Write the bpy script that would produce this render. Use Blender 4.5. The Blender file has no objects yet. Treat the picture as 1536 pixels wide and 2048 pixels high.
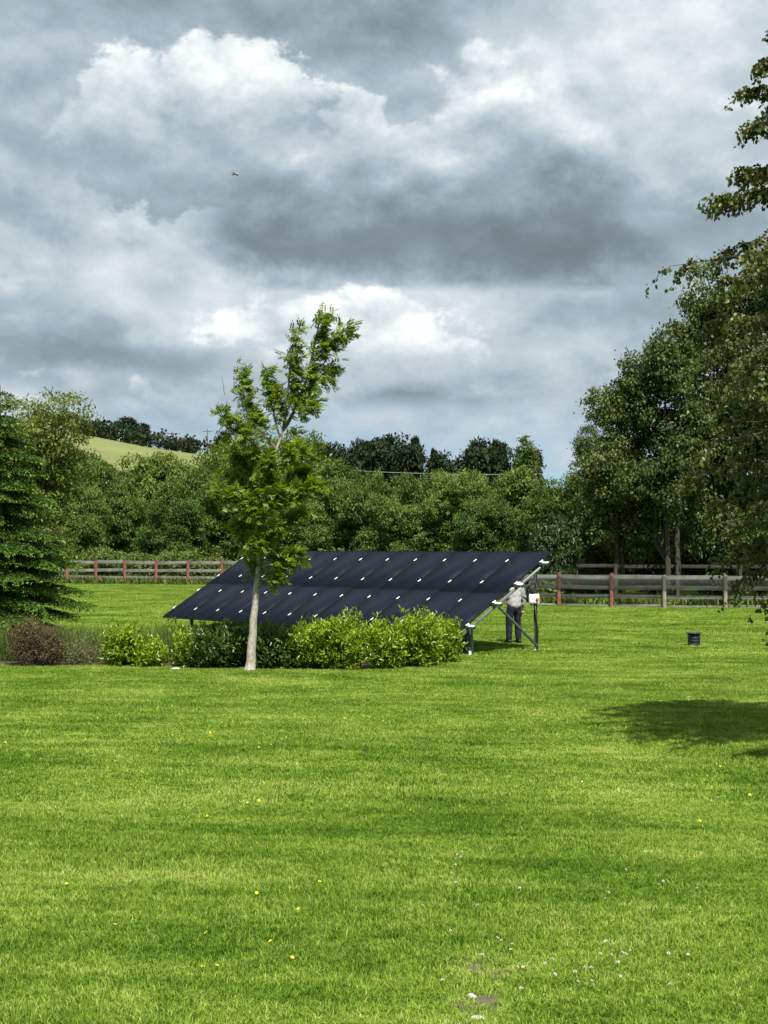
import bpy, bmesh, math, random
import numpy as np
from mathutils import Vector, Matrix

S = bpy.context.scene
COL = S.collection
R = math.radians
F_PX, CAM_Z, PITCH = 3080.0, 2.5, math.atan(71.0 / 3080.0)

# ------------------------------------------------------------------ camera
cam_d = bpy.data.cameras.new('camera')
cam = bpy.data.objects.new('camera', cam_d)
COL.objects.link(cam)
cam.location = (0, 0, CAM_Z)
cam.rotation_euler = (math.pi / 2 + PITCH, 0, 0)
cam_d.sensor_fit = 'VERTICAL'
cam_d.sensor_height = 36.0
cam_d.lens = 36.0 * F_PX / 2048.0
cam_d.clip_start, cam_d.clip_end = 0.1, 6000
S.camera = cam
S.render.resolution_x, S.render.resolution_y = 768, 1024
S.view_settings.view_transform = 'Standard'
S.view_settings.look = 'None'
S.view_settings.gamma = 1.0
S.view_settings.exposure = 0.70
try:
    S.view_settings.use_curve_mapping = False
except Exception:
    pass
S.cycles.max_bounces = 6
S.cycles.diffuse_bounces = 3
S.cycles.glossy_bounces = 2
S.cycles.transmission_bounces = 4
S.cycles.transparent_max_bounces = 8

# ------------------------------------------------------------------ sun
SUN_TO = Vector((0.15, -0.54, 1.0)).normalized()
SUN_EL = math.asin(SUN_TO.z)
SUN_AZ = math.atan2(SUN_TO.x, SUN_TO.y)
sun_d = bpy.data.lights.new('sun', 'SUN')
sun_d.energy = 5.0
sun_d.angle = R(0.53)
sun_d.color = (1.0, 0.955, 0.88)
sun = bpy.data.objects.new('sun', sun_d)
sun.rotation_euler = (-SUN_TO).to_track_quat('-Z', 'Y').to_euler()
sun.location = (0, 0, 60)
COL.objects.link(sun)


# ------------------------------------------------------------------ node expression helper
class E_:
    """a socket wrapped so that node maths can be written as an expression"""
    def __init__(s, nt, sock):
        s.nt, s.k = nt, sock

    def _m(s, op, *o, clamp=False):
        n = s.nt.nodes.new('ShaderNodeMath')
        n.operation = op
        n.use_clamp = clamp
        for i, a in enumerate((s,) + o):
            if isinstance(a, E_):
                s.nt.links.new(a.k, n.inputs[i])
            else:
                n.inputs[i].default_value = float(a)
        return E_(s.nt, n.outputs[0])

    def __add__(s, o): return s._m('ADD', o)
    __radd__ = __add__
    def __sub__(s, o): return s._m('SUBTRACT', o)
    def __rsub__(s, o): return (s * -1.0) + o
    def __mul__(s, o): return s._m('MULTIPLY', o)
    __rmul__ = __mul__
    def __truediv__(s, o): return s._m('DIVIDE', o)
    def max(s, o): return s._m('MAXIMUM', o)
    def min(s, o): return s._m('MINIMUM', o)
    def smax(s, o, k): return s._m('SMOOTH_MAX', o, k)
    def sqrt(s): return s._m('SQRT')
    def exp(s): return s._m('EXPONENT')
    def pow(s, o): return s._m('POWER', o)
    def atan2(s, o): return s._m('ARCTAN2', o)
    def clamp(s): return s._m('ADD', 0.0, clamp=True)

    def smooth(s, a, b):
        n = s.nt.nodes.new('ShaderNodeMapRange')
        n.interpolation_type = 'SMOOTHSTEP'
        s.nt.links.new(s.k, n.inputs[0])
        n.inputs[1].default_value, n.inputs[2].default_value = a, b
        return E_(s.nt, n.outputs[0])

    def lerp(s, a, b):
        return s * (b - a) + a if not isinstance(a, E_) else a + (b - a) * s


def vec(nt, x, y, z):
    n = nt.nodes.new('ShaderNodeCombineXYZ')
    for i, a in enumerate((x, y, z)):
        if isinstance(a, E_):
            nt.links.new(a.k, n.inputs[i])
        else:
            n.inputs[i].default_value = a
    return n.outputs[0]


def noise(nt, v, scale, detail=5, rough=0.55, lac=2.0, dist=0.0):
    n = nt.nodes.new('ShaderNodeTexNoise')
    n.noise_dimensions = '3D'
    nt.links.new(v, n.inputs['Vector'])
    n.inputs['Scale'].default_value = scale
    n.inputs['Detail'].default_value = detail
    n.inputs['Roughness'].default_value = rough
    n.inputs['Lacunarity'].default_value = lac
    n.inputs['Distortion'].default_value = dist
    return E_(nt, n.outputs['Fac'])


def mixc(nt, f, a, b):
    n = nt.nodes.new('ShaderNodeMix')
    n.data_type = 'RGBA'
    for sock, val in ((n.inputs[0], f), (n.inputs[6], a), (n.inputs[7], b)):
        if isinstance(val, E_):
            nt.links.new(val.k, sock)
        elif hasattr(val, 'is_output'):
            nt.links.new(val, sock)
        elif isinstance(val, (int, float)):
            sock.default_value = val
        else:
            sock.default_value = tuple(val) + (1,) if len(val) == 3 else val
    return n.outputs[2]


def ramp(nt, f, stops, interp='LINEAR'):
    n = nt.nodes.new('ShaderNodeValToRGB')
    n.color_ramp.interpolation = interp
    el = n.color_ramp.elements
    while len(el) < len(stops):
        el.new(0.5)
    for e, (p, c) in zip(el, stops):
        e.position = p
        e.color = tuple(c) + (1,)
    nt.links.new(f.k if isinstance(f, E_) else f, n.inputs[0])
    return n.outputs[0]


#SKY_BEGIN
# ------------------------------------------------------------------ sky
def build_world():
    w = bpy.data.worlds.new('World')
    S.world = w
    w.use_nodes = True
    nt = w.node_tree
    nt.nodes.clear()
    out = nt.nodes.new('ShaderNodeOutputWorld')
    bg = nt.nodes.new('ShaderNodeBackground')
    nt.links.new(bg.outputs[0], out.inputs[0])
    sky = nt.nodes.new('ShaderNodeTexSky')
    sky.sky_type = 'NISHITA'
    sky.sun_disc = False
    sky.sun_elevation = SUN_EL
    sky.sun_rotation = SUN_AZ
    tc = nt.nodes.new('ShaderNodeTexCoord')
    sep = nt.nodes.new('ShaderNodeSeparateXYZ')
    nt.links.new(tc.outputs['Generated'], sep.inputs[0])
    dx, dy, dz = (E_(nt, sep.outputs[i]) for i in range(3))
    az = dx.atan2(dy)
    el = dz.atan2((dx * dx + dy * dy).sqrt())
    D = tc.outputs['Generated']
    # cloud-deck coordinates: directions flattened so that far clouds lie in layers
    hz = dz.max(0.0) + 0.10
    deck = vec(nt, dx / hz * 0.35, dy / hz * 0.35, dz * 3.0)
    # warping noise, in world directions
    w1x = noise(nt, vec(nt, dx * 1.0, dy, dz * 1.25), 13, 5, 0.60) - 0.5
    w1y = noise(nt, vec(nt, dx + 7.3, dy, dz * 1.25), 13, 6, 0.60) - 0.5
    fine = noise(nt, vec(nt, dx, dy, dz * 1.3), 42, 7, 0.64)
    mid = noise(nt, vec(nt, dx, dy + 9.0, dz * 1.6), 16, 7, 0.58)
    mid2 = noise(nt, vec(nt, dx + 0.006, dy + 9.0, dz * 1.6 + 0.022), 16, 5, 0.55)
    wide = noise(nt, deck, 1.6, 5, 0.55)
    a = az + w1x * 0.085
    e = el + w1y * 0.055

    def X(px): return math.atan((px - 768) / F_PX)
    def Y(py): return math.atan((1095 - py) / F_PX)

    def ell(px, py, rx, ry, aa=None, ee=None):
        u = ((aa or a) - X(px)) / (rx / F_PX)
        v = ((ee or e) - Y(py)) / (ry / F_PX)
        return 1.0 - (u * u + v * v).sqrt()

    def uni(items, k=0.25):
        r = None
        for it in items:
            q = ell(*it)
            r = q if r is None else r.smax(q, k)
        return r

    relief = (mid - mid2) * 2.2                 # billow lit from above
    # brightness of the far overcast sheet: soft greys
    base = 0.56 + (wide - 0.5) * 0.45 + (mid - 0.5) * 0.26 + relief * 0.22
    # broad soft lights and darks of this sky
    for px, py, rx, ry, g in LIGHTS:
        u = (a - X(px)) / (rx / F_PX)
        v = (e - Y(py)) / (ry / F_PX)
        base = base + ((u * u + v * v) * -1.0).exp() * g
    val = base
    # heaped clouds: each bank has a crisp upper edge, a bright crown and a grey foot
    for items, top, foot, hi, lo, soft, base_y, rag in BANKS:
        Fd = uni(items) + (mid - 0.5) * (1.5 * rag) + (fine - 0.5) * (1.0 * rag)
        if base_y:
            Fd = Fd.min(((el + (mid - 0.5) * 0.022 + (fine - 0.5) * 0.008) - Y(base_y)) * (F_PX / 60.0))
        m = Fd.smooth(0.0, soft)
        hgt = ((e + (mid - 0.5) * 0.03) - Y(foot)) / (Y(top) - Y(foot))
        sh = hgt.smooth(0.0, 1.0) * (hi - lo) + lo + relief * (hgt.smooth(0.1, 0.9) * 0.34 + 0.12) + (fine - 0.5) * (hgt.smooth(0.2, 0.8) * 0.20 + 0.03)
        val = val + (sh - val) * m
    val = val + (fine - 0.5) * 0.14
    # thin cover near the horizon lets pale blue through
    gap = ((el * -1.0) + 0.105 + (mid - 0.5) * 0.06).smooth(0.0, 0.07) * 0.72
    cl = ramp(nt, val.clamp(), [(0.0, (0.082, 0.105, 0.117)), (0.25, (0.142, 0.180, 0.208)), (0.5, (0.240, 0.298, 0.342)),
                                (0.75, (0.395, 0.445, 0.475)), (1.0, (0.61, 0.632, 0.635))])
    sc = nt.nodes.new('ShaderNodeMix')
    sc.data_type = 'RGBA'
    sc.blend_type = 'MULTIPLY'
    sc.inputs[0].default_value = 1.0
    nt.links.new(sky.outputs[0], sc.inputs[6])
    sc.inputs[7].default_value = (0.058, 0.080, 0.110, 1)
    blue_part = gap * (1.0 - (val - 0.45).smooth(0.0, 0.3))
    col = mixc(nt, blue_part.clamp(), cl, sc.outputs[2])
    nt.links.new(col, bg.inputs[0])
    bg.inputs[1].default_value = 1.0
    w.cycles.sampling_method = 'MANUAL'
    w.cycles.sample_map_resolution = 512


LIGHTS = [  # px, py, rx, ry, gain (directions of the soft light and dark places of the cloud sheet)
    (1260, 120, 330, 150, 0.34), (420, 20, 420, 90, -0.10), (720, 50, 150, 60, -0.20), (900, 40, 110, 60, -0.18), (60, 380, 260, 170, -0.12),
    (230, 480, 130, 60, 0.20), (330, 570, 190, 70, 0.22), (740, 640, 330, 110, 0.34), (150, 710, 330, 60, -0.08),
    (1150, 640, 220, 60, -0.12), (1290, 390, 40, 60, 0.22), (1450, 420, 170, 90, -0.14),
    (1180, 720, 110, 60, 0.14), (260, 800, 330, 40, 0.06), (900, 860, 500, 40, 0.06)]
BANKS = [  # ellipses, top, foot, bright, dark, edge, flat base, raggedness
    ([(1110, 260, 170, 150), (980, 220, 170, 120), (1180, 340, 130, 130)], 110, 520, 0.82, 0.42, 0.4, 0, .85),
    ([(280, 190, 130, 120), (430, 200, 130, 120), (540, 180, 110, 110), (300, 300, 210, 120), (520, 300, 260, 140)], 70, 480, 0.86, 0.36, 0.20, 0, .85),
    ([(715, 215, 70, 60), (800, 300, 170, 100), (930, 300, 200, 110)], 150, 480, 0.84, 0.32, 0.22, 0, .85),
    ([(540, 450, 260, 130), (760, 420, 330, 190), (1030, 450, 430, 180), (1150, 480, 280, 130), (1120, 380, 220, 150)], 250, 590, 0.58, 0.03, 0.85, 588, .6),
    ([(1420, 430, 220, 90)], 330, 520, 0.58, 0.34, 0.9, 0, .8),
    ([(740, 660, 210, 100), (580, 640, 160, 70), (860, 710, 100, 70)], 575, 830, 0.98, 0.52, 0.30, 0, .85),
    ([(330, 560, 130, 80), (230, 490, 80, 50)], 470, 680, 0.76, 0.50, 0.8, 0, .9),
    ([(70, 600, 100, 50)], 560, 660, 0.68, 0.42, 0.8, 0, .8),
    ([(150, 720, 360, 60)], 640, 760, 0.50, 0.24, 1.0, 770, .6),
    ([(830, 800, 260, 34)], 760, 830, 0.48, 0.26, 0.9, 830, .6),
    ([(1490, 240, 100, 34)], 205, 275, 0.86, 0.6, 0.6, 0, .8),
    ([(30, 775, 60, 24), (165, 826, 60, 16), (270, 790, 46, 26), (230, 825, 60, 14)], 755, 850, 0.82, 0.55, 0.6, 0, .8),
]
build_world()
#SKY_END


# ------------------------------------------------------------------ geometry helpers
def terrain(x, y):
    """height of the ground; x, y arrays or numbers"""
    x = np.asarray(x, float)
    y = np.asarray(y, float)
    z = 0.0125 * np.log1p(np.exp(np.clip((y - 34) / 3.0, -30, 30))) * 3.0
    z = np.where(y > 110, 0.0125 * 76, z)
    yy = np.clip(y, 1, None)
    azr = np.clip(x / yy, -0.6, 0.6)
    eg = np.interp(azr, [-0.6, -0.3, -0.215, -0.185, -0.155, -0.12, -0.09, 0.0, 0.3, 0.6],
                   [0.092, 0.089, 0.0775, 0.0715, 0.0655, 0.0605, 0.056, 0.036, 0.030, 0.03])
    zt = CAM_Z + 300 * eg
    t = np.clip((y - 90) / 210.0, 0, 1)
    t = t * t * (3 - 2 * t) * 0.35 + t * 0.65
    z = np.where(y > 90, z + (zt - z) * t, z)
    far = np.clip((y - 300) / 600.0, 0, None)
    return z - far * 14.0 * (y > 300)


def th(x, y):
    return float(terrain(x, y))


def pix(px, py, Y):
    """the point at distance Y that a direction in the photograph leads to"""
    xc, yc = (px - 768) / F_PX, (1024 - py) / F_PX
    c, s = math.cos(PITCH), math.sin(PITCH)
    d = (xc, c - yc * s, s + yc * c)
    return Vector((d[0] / d[1] * Y, Y, CAM_Z + d[2] / d[1] * Y))


def gnd(px, py):
    """where that direction meets the ground"""
    Y = 20.0
    lo, hi = 4.0, 400.0
    for _ in range(50):
        m = (lo + hi) / 2
        p = pix(px, py, m)
        if p.z > th(p.x, p.y):
            lo = m
        else:
            hi = m
    p = pix(px, py, lo)
    return Vector((p.x, p.y, th(p.x, p.y)))


def new_mesh(name, V, faces, tone=None, smooth=False):
    """faces: list of int arrays (n,k), one array for each polygon size; tone: one float per face"""
    me = bpy.data.meshes.new(name)
    V = np.asarray(V, np.float32).reshape(-1, 3)
    faces = [np.asarray(f, np.int32) for f in faces if len(f)]
    me.vertices.add(len(V))
    me.vertices.foreach_set('co', V.ravel())
    loops = np.concatenate([f.ravel() for f in faces])
    tot = np.concatenate([np.full(len(f), f.shape[1], np.int32) for f in faces])
    start = np.concatenate([[0], np.cumsum(tot)[:-1]]).astype(np.int32)
    me.loops.add(len(loops))
    me.loops.foreach_set('vertex_index', loops)
    me.polygons.add(len(tot))
    me.polygons.foreach_set('loop_start', start)
    me.polygons.foreach_set('loop_total', tot)
    if smooth:
        me.polygons.foreach_set('use_smooth', np.ones(len(tot), bool))
    if tone is not None:
        at = me.attributes.new('tone', 'FLOAT', 'FACE')
        at.data.foreach_set('value', np.asarray(tone, np.float32))
    me.update(calc_edges=True)
    return me


def link(name, me, mat=None, parent=None, M=None):
    o = bpy.data.objects.new(name, me)
    COL.objects.link(o)
    if mat is not None and me is not None and not len(me.materials):
        me.materials.append(mat)
    if M is not None:
        o.matrix_local = M
    if parent is not None:
        o.parent = parent
    return o


def tag(o, label=None, cat=None, group=None, kind=None):
    for k, v in (('label', label), ('category', cat), ('group', group), ('kind', kind)):
        if v:
            o[k] = v
    return o


def empty(name, loc, rz=0.0):
    o = bpy.data.objects.new(name, None)
    o.empty_display_size = 0.2
    COL.objects.link(o)
    o.location = loc
    o.rotation_euler = (0, 0, rz)
    return o


def copy_tree(o, parent=None):
    c = o.copy()
    COL.objects.link(c)
    c.parent = parent
    for ch in list(o.children):
        copy_tree(ch, c)
    return c


class MB:
    """collects simple solids; build() links them as one mesh object"""
    def __init__(s):
        s.V, s.Q, s.T, s.n = [], [], [], 0

    def add(s, V, Q=(), T=()):
        V = np.asarray(V, float).reshape(-1, 3)
        s.V.append(V)
        if len(Q):
            s.Q.append(np.asarray(Q, int) + s.n)
        if len(T):
            s.T.append(np.asarray(T, int) + s.n)
        s.n += len(V)
        return s

    def box(s, c, d, M=None, bev=0.0):
        """box of centre c and size d with chamfered long edges when bev > 0"""
        c, h = np.array(c, float), np.array(d, float) / 2
        if bev <= 0:
            V = np.array([[x, y, z] for z in (-1, 1) for y in (-1, 1) for x in (-1, 1)], float) * h + c
            Q = [[0, 2, 3, 1], [4, 5, 7, 6], [0, 1, 5, 4], [2, 6, 7, 3], [0, 4, 6, 2], [1, 3, 7, 5]]
            T = []
        else:
            b = min(bev, *(h * 0.9))
            V = []
            for sx in (-1, 1):
                for sy in (-1, 1):
                    for sz in (-1, 1):
                        for k in range(3):
                            p = h.copy()
                            p -= b
                            p[k] += b
                            V.append(p * (sx, sy, sz) + c)
            V = np.array(V)

            def ix(sx, sy, sz, k):
                return ((sx > 0) * 4 + (sy > 0) * 2 + (sz > 0)) * 3 + k
            Q, T = [], []
            for k in range(3):
                a, bb = [q for q in range(3) if q != k]
                for sg in (-1, 1):
                    quad = []
                    for u, v in ((-1, -1), (1, -1), (1, 1), (-1, 1)):
                        sgn = [0, 0, 0]
                        sgn[k], sgn[a], sgn[bb] = sg, u, v
                        quad.append(ix(*sgn, k))
                    Q.append(quad if (sg > 0) == (k != 1) else quad[::-1])
                for u in (-1, 1):
                    for v in (-1, 1):
                        s0, s1 = [0, 0, 0], [0, 0, 0]
                        s0[k], s0[a], s0[bb] = -1, u, v
                        s1[k], s1[a], s1[bb] = 1, u, v
                        Q.append([ix(*s0, a), ix(*s1, a), ix(*s1, bb), ix(*s0, bb)])
            for sx in (-1, 1):
                for sy in (-1, 1):
                    for sz in (-1, 1):
                        T.append([ix(sx, sy, sz, k) for k in range(3)])
        if M is not None:
            V = V @ np.array(M.to_3x3()).T + np.array(M.translation)
        return s.add(V, Q, T)

    def bar(s, p, q, w, d, up=(0, 0, 1), bev=0.0):
        p, q = Vector(p), Vector(q)
        y = (q - p)
        L = y.length
        y.normalize()
        x = y.cross(Vector(up)).normalized()
        z = x.cross(y)
        M = Matrix((x, y, z)).transposed().to_4x4()
        M.translation = (p + q) / 2
        return s.box((0, 0, 0), (w, L, d), M, bev)

    def tube(s, path, rad, seg=8, cap=True, jit=0.0, rng=None):
        path = np.asarray(path, float)
        n = len(path)
        rad = np.broadcast_to(np.asarray(rad, float), (n,))
        T = np.gradient(path, axis=0)
        T /= np.linalg.norm(T, axis=1)[:, None] + 1e-9
        ref = np.array([0.0, 0, 1]) if abs(T[0, 2]) < 0.9 else np.array([1.0, 0, 0])
        u = np.cross(T[0], ref)
        u /= np.linalg.norm(u)
        V = []
        an = np.linspace(0, 2 * np.pi, seg, endpoint=False)
        for i in range(n):
            u = u - T[i] * (u @ T[i])
            u /= np.linalg.norm(u) + 1e-9
            v = np.cross(T[i], u)
            rr = rad[i] * (1 + (rng.normal(0, jit, seg) if jit else 0))
            V.append(path[i] + (np.cos(an) * rr)[:, None] * u + (np.sin(an) * rr)[:, None] * v)
        V = np.concatenate(V)
        i, j = np.meshgrid(np.arange(n - 1), np.arange(seg), indexing='ij')
        i, j = i.ravel(), j.ravel()
        k = (j + 1) % seg
        Q = np.stack([i * seg + j, i * seg + k, (i + 1) * seg + k, (i + 1) * seg + j], 1)
        Tt = []
        if cap:
            V = np.concatenate([V, path[:1], path[-1:]])
            c0, c1 = n * seg, n * seg + 1
            for q in range(seg):
                Tt.append([c0, (q + 1) % seg, q])
                Tt.append([c1, (n - 1) * seg + q, (n - 1) * seg + (q + 1) % seg])
        return s.add(V, Q, Tt)

    def lathe(s, prof, c, seg=24):
        """prof: list of (r, z)"""
        an = np.linspace(0, 2 * np.pi, seg, endpoint=False)
        V = np.concatenate([np.stack([np.cos(an) * r + c[0], np.sin(an) * r + c[1], np.full(seg, z + c[2])], 1) for r, z in prof])
        n = len(prof)
        Q = []
        for i in range(n - 1):
            for j in range(seg):
                k = (j + 1) % seg
                Q.append([i * seg + j, i * seg + k, (i + 1) * seg + k, (i + 1) * seg + j])
        return s.add(V, Q)

    def build(s, name, mat, parent=None, smooth=False, tone=None):
        V = np.concatenate(s.V)
        if parent is not None:                     # world coordinates -> the parent's own space
            loc = Vector((0, 0, 0))
            p = parent
            while p is not None:
                loc += p.location
                p = p.parent
            V = V - np.array(loc)
        fs = []
        if s.Q:
            fs.append(np.concatenate(s.Q))
        if s.T:
            fs.append(np.concatenate(s.T))
        return link(name, new_mesh(name, V, fs, tone, smooth), mat, parent)


# ------------------------------------------------------------------ materials
def mat_new(name):
    m = bpy.data.materials.new(name)
    m.use_nodes = True
    nt = m.node_tree
    return m, nt, nt.nodes['Principled BSDF'], nt.nodes['Material Output']


def coord(nt, kind='Object'):
    return nt.nodes.new('ShaderNodeTexCoord').outputs[kind]


def world_pos(nt):
    return nt.nodes.new('ShaderNodeNewGeometry').outputs['Position']


def mat_plain(name, col, rough=0.6, metal=0.0, var=0.25, scale=6.0, bump=0.0, spec=0.4, kind='Object'):
    m, nt, b, o = mat_new(name)
    c = coord(nt, kind)
    f = noise(nt, c, scale, 6, 0.65)
    lo = tuple(x * (1 - var) for x in col)
    hi = tuple(min(1, x * (1 + var)) for x in col)
    nt.links.new(ramp(nt, f, [(0.3, lo), (0.7, hi)]), b.inputs['Base Color'])
    b.inputs['Roughness'].default_value = rough
    b.inputs['Metallic'].default_value = metal
    b.inputs['Specular IOR Level'].default_value = spec
    if bump:
        bn = nt.nodes.new('ShaderNodeBump')
        bn.inputs['Strength'].default_value = bump
        bn.inputs['Distance'].default_value = 0.02
        nt.links.new(noise(nt, c, scale * 6, 5, 0.6).k, bn.inputs['Height'])
        nt.links.new(bn.outputs[0], b.inputs['Normal'])
    return m


def leaf_mat(name, cols, trans=0.35, rough=0.5, spec=0.35, hue_var=0.0, back=None):
    """cols: leaf colours from dull to fresh, picked leaf by leaf with the mesh's tone attribute"""
    m, nt, b, o = mat_new(name)
    at = nt.nodes.new('ShaderNodeAttribute')
    at.attribute_name = 'tone'
    n = len(cols)
    c = ramp(nt, at.outputs['Fac'], [(i / max(1, n - 1), q) for i, q in enumerate(cols)])
    if hue_var:
        oi = nt.nodes.new('ShaderNodeObjectInfo')
        hs = nt.nodes.new('ShaderNodeHueSaturation')
        rr = E_(nt, oi.outputs['Random'])
        nt.links.new((rr * hue_var + (0.5 - hue_var / 2)).k, hs.inputs['Hue'])
        nt.links.new((rr * -0.5 + 1.22).k, hs.inputs['Value'])
        nt.links.new(c, hs.inputs['Color'])
        c = hs.outputs[0]
    nt.links.new(c, b.inputs['Base Color'])
    b.inputs['Roughness'].default_value = rough
    b.inputs['Specular IOR Level'].default_value = spec
    tr = nt.nodes.new('ShaderNodeBsdfTranslucent')
    hs2 = nt.nodes.new('ShaderNodeHueSaturation')
    hs2.inputs['Hue'].default_value = 0.485
    hs2.inputs['Saturation'].default_value = 1.1
    hs2.inputs['Value'].default_value = 1.25
    nt.links.new(c, hs2.inputs['Color'])
    nt.links.new(hs2.outputs[0], tr.inputs[0])
    mx = nt.nodes.new('ShaderNodeMixShader')
    mx.inputs[0].default_value = trans
    nt.links.new(b.outputs[0], mx.inputs[1])
    nt.links.new(tr.outputs[0], mx.inputs[2])
    nt.links.new(mx.outputs[0], o.inputs[0])
    return m


def bark_mat(name, lo, hi, scale=9.0, stripes=3.0):
    m, nt, b, o = mat_new(name)
    c = coord(nt)
    mp = nt.nodes.new('ShaderNodeMapping')
    mp.inputs['Scale'].default_value = (1, 1, stripes)
    nt.links.new(c, mp.inputs[0])
    f = noise(nt, mp.outputs[0], scale, 8, 0.7)
    nt.links.new(ramp(nt, f, [(0.32, lo), (0.5, tuple((x + y) / 2 for x, y in zip(lo, hi))), (0.62, hi)]), b.inputs['Base Color'])
    b.inputs['Roughness'].default_value = 0.9
    b.inputs['Specular IOR Level'].default_value = 0.15
    bn = nt.nodes.new('ShaderNodeBump')
    bn.inputs['Strength'].default_value = 0.5
    bn.inputs['Distance'].default_value = 0.02
    nt.links.new(f.k, bn.inputs['Height'])
    nt.links.new(bn.outputs[0], b.inputs['Normal'])
    return m


def lawn_colour(nt, pos):
    """colour of the turf from its place: mown swaths, worn and fresh patches"""
    sp = nt.nodes.new('ShaderNodeSeparateXYZ')
    nt.links.new(pos, sp.inputs[0])
    x, y = E_(nt, sp.outputs[0]), E_(nt, sp.outputs[1])
    sw = noise(nt, vec(nt, x * 0.24 + y * 0.10, y * 0.55 - x * 0.12, 0.0), 1.0, 4, 0.6)      # swaths of the mower
    st = noise(nt, vec(nt, x * 0.35, y * 2.4 + x * 0.3, 4.0), 1.0, 3, 0.6)                   # thin lines of clippings
    bl = noise(nt, vec(nt, x, y, 2.0), 0.55, 5, 0.6)
    sm = noise(nt, vec(nt, x, y, 6.0), 3.2, 5, 0.65)
    yel = ((bl - 0.5) * 1.6 + (sm - 0.5) * 0.9 + (sw - 0.5) * 0.8 + (st - 0.5) * 1.3 + 0.5).clamp()
    cv = noise(nt, vec(nt, x, y, 9.0), 0.9, 3, 0.5).smooth(0.60, 0.72) * -0.20
    wn = noise(nt, vec(nt, x, y, 14.0), 0.42, 4, 0.6).smooth(0.62, 0.74) * 0.26
    return (yel + cv + wn).clamp()


def grass_mat(name, blade=True):
    m, nt, b, o = mat_new(name)
    f = lawn_colour(nt, world_pos(nt))
    if blade:
        at = nt.nodes.new('ShaderNodeAttribute')
        at.attribute_name = 'tone'
        f = (f * 0.75 + (E_(nt, at.outputs['Fac']) - 0.5) * 1.1 + 0.12).clamp()
    c = ramp(nt, f, [(0.0, (0.056, 0.122, 0.009)), (0.3, (0.120, 0.228, 0.017)), (0.55, (0.200, 0.325, 0.028)),
                     (0.8, (0.310, 0.420, 0.062)), (1.0, (0.470, 0.510, 0.150))])
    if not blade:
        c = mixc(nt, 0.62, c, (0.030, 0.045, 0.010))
    nt.links.new(c, b.inputs['Base Color'])
    b.inputs['Roughness'].default_value = 0.62
    b.inputs['Specular IOR Level'].default_value = 0.12
    if blade:
        tr = nt.nodes.new('ShaderNodeBsdfTranslucent')
        nt.links.new(c, tr.inputs[0])
        mx = nt.nodes.new('ShaderNodeMixShader')
        mx.inputs[0].default_value = 0.35
        nt.links.new(b.outputs[0], mx.inputs[1])
        nt.links.new(tr.outputs[0], mx.inputs[2])
        nt.links.new(mx.outputs[0], o.inputs[0])
    else:
        bn = nt.nodes.new('ShaderNodeBump')
        bn.inputs['Strength'].default_value = 0.8
        bn.inputs['Distance'].default_value = 0.04
        nt.links.new(noise(nt, world_pos(nt), 22, 5, 0.7).k, bn.inputs['Height'])
        nt.links.new(bn.outputs[0], b.inputs['Normal'])
    return m


M_BLADE = grass_mat('grass_blades')
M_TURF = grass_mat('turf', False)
M_SOIL = mat_plain('bed_soil', (0.045, 0.034, 0.022), 0.95, var=0.5, scale=3.0, bump=0.6, kind='Object')
M_BARE = mat_plain('bare_earth', (0.10, 0.085, 0.045), 0.95, var=0.4, scale=9.0, bump=0.6)
M_MEADOW = mat_plain('hill_meadow', (0.155, 0.172, 0.062), 0.9, var=0.16, scale=0.06, spec=0.1)
M_HILL = mat_plain('hill_ground', (0.075, 0.12, 0.03), 0.9, var=0.3, scale=0.05, spec=0.1)

# ------------------------------------------------------------------ the ground
def grid_mesh(name, xs, ys, mat, dz=0.0, zf=None):
    X, Y = np.meshgrid(xs, ys)
    Z = terrain(X, Y) + dz
    V = np.stack([X, Y, Z], -1).reshape(-1, 3)
    nx, ny = len(xs), len(ys)
    j, i = np.meshgrid(np.arange(ny - 1), np.arange(nx - 1), indexing='ij')
    a = (j * nx + i).ravel()
    return link(name, new_mesh(name, V, [np.stack([a, a + 1, a + nx + 1, a + nx], 1)], smooth=True), mat)


xs = np.unique(np.concatenate([np.linspace(-40, 40, 81), np.linspace(-400, 400, 81), np.linspace(-2500, 2500, 41)]))
ys = np.unique(np.concatenate([np.linspace(-40, 120, 161), np.linspace(120, 420, 61), np.linspace(420, 3000, 40), np.linspace(-1500, -40, 20)]))
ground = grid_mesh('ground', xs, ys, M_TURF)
tag(ground, kind='structure')
# the pale meadow on the hill beyond the trees
hf = []
NX, NY = 40, 30
for j in range(NY):
    for i in range(NX):
        azv = -0.30 + (0.20) * i / (NX - 1)
        yv = 150 + 128 * j / (NY - 1)
        hf.append((azv * yv, yv, th(azv * yv, yv) + 0.18))
aa = np.array([j * NX + i for j in range(NY - 1) for i in range(NX - 1)])
meadow = link('meadow', new_mesh('meadow', hf, [np.stack([aa, aa + 1, aa + NX + 1, aa + NX], 1)], smooth=True), M_MEADOW)
tag(meadow, kind='structure')

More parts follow.
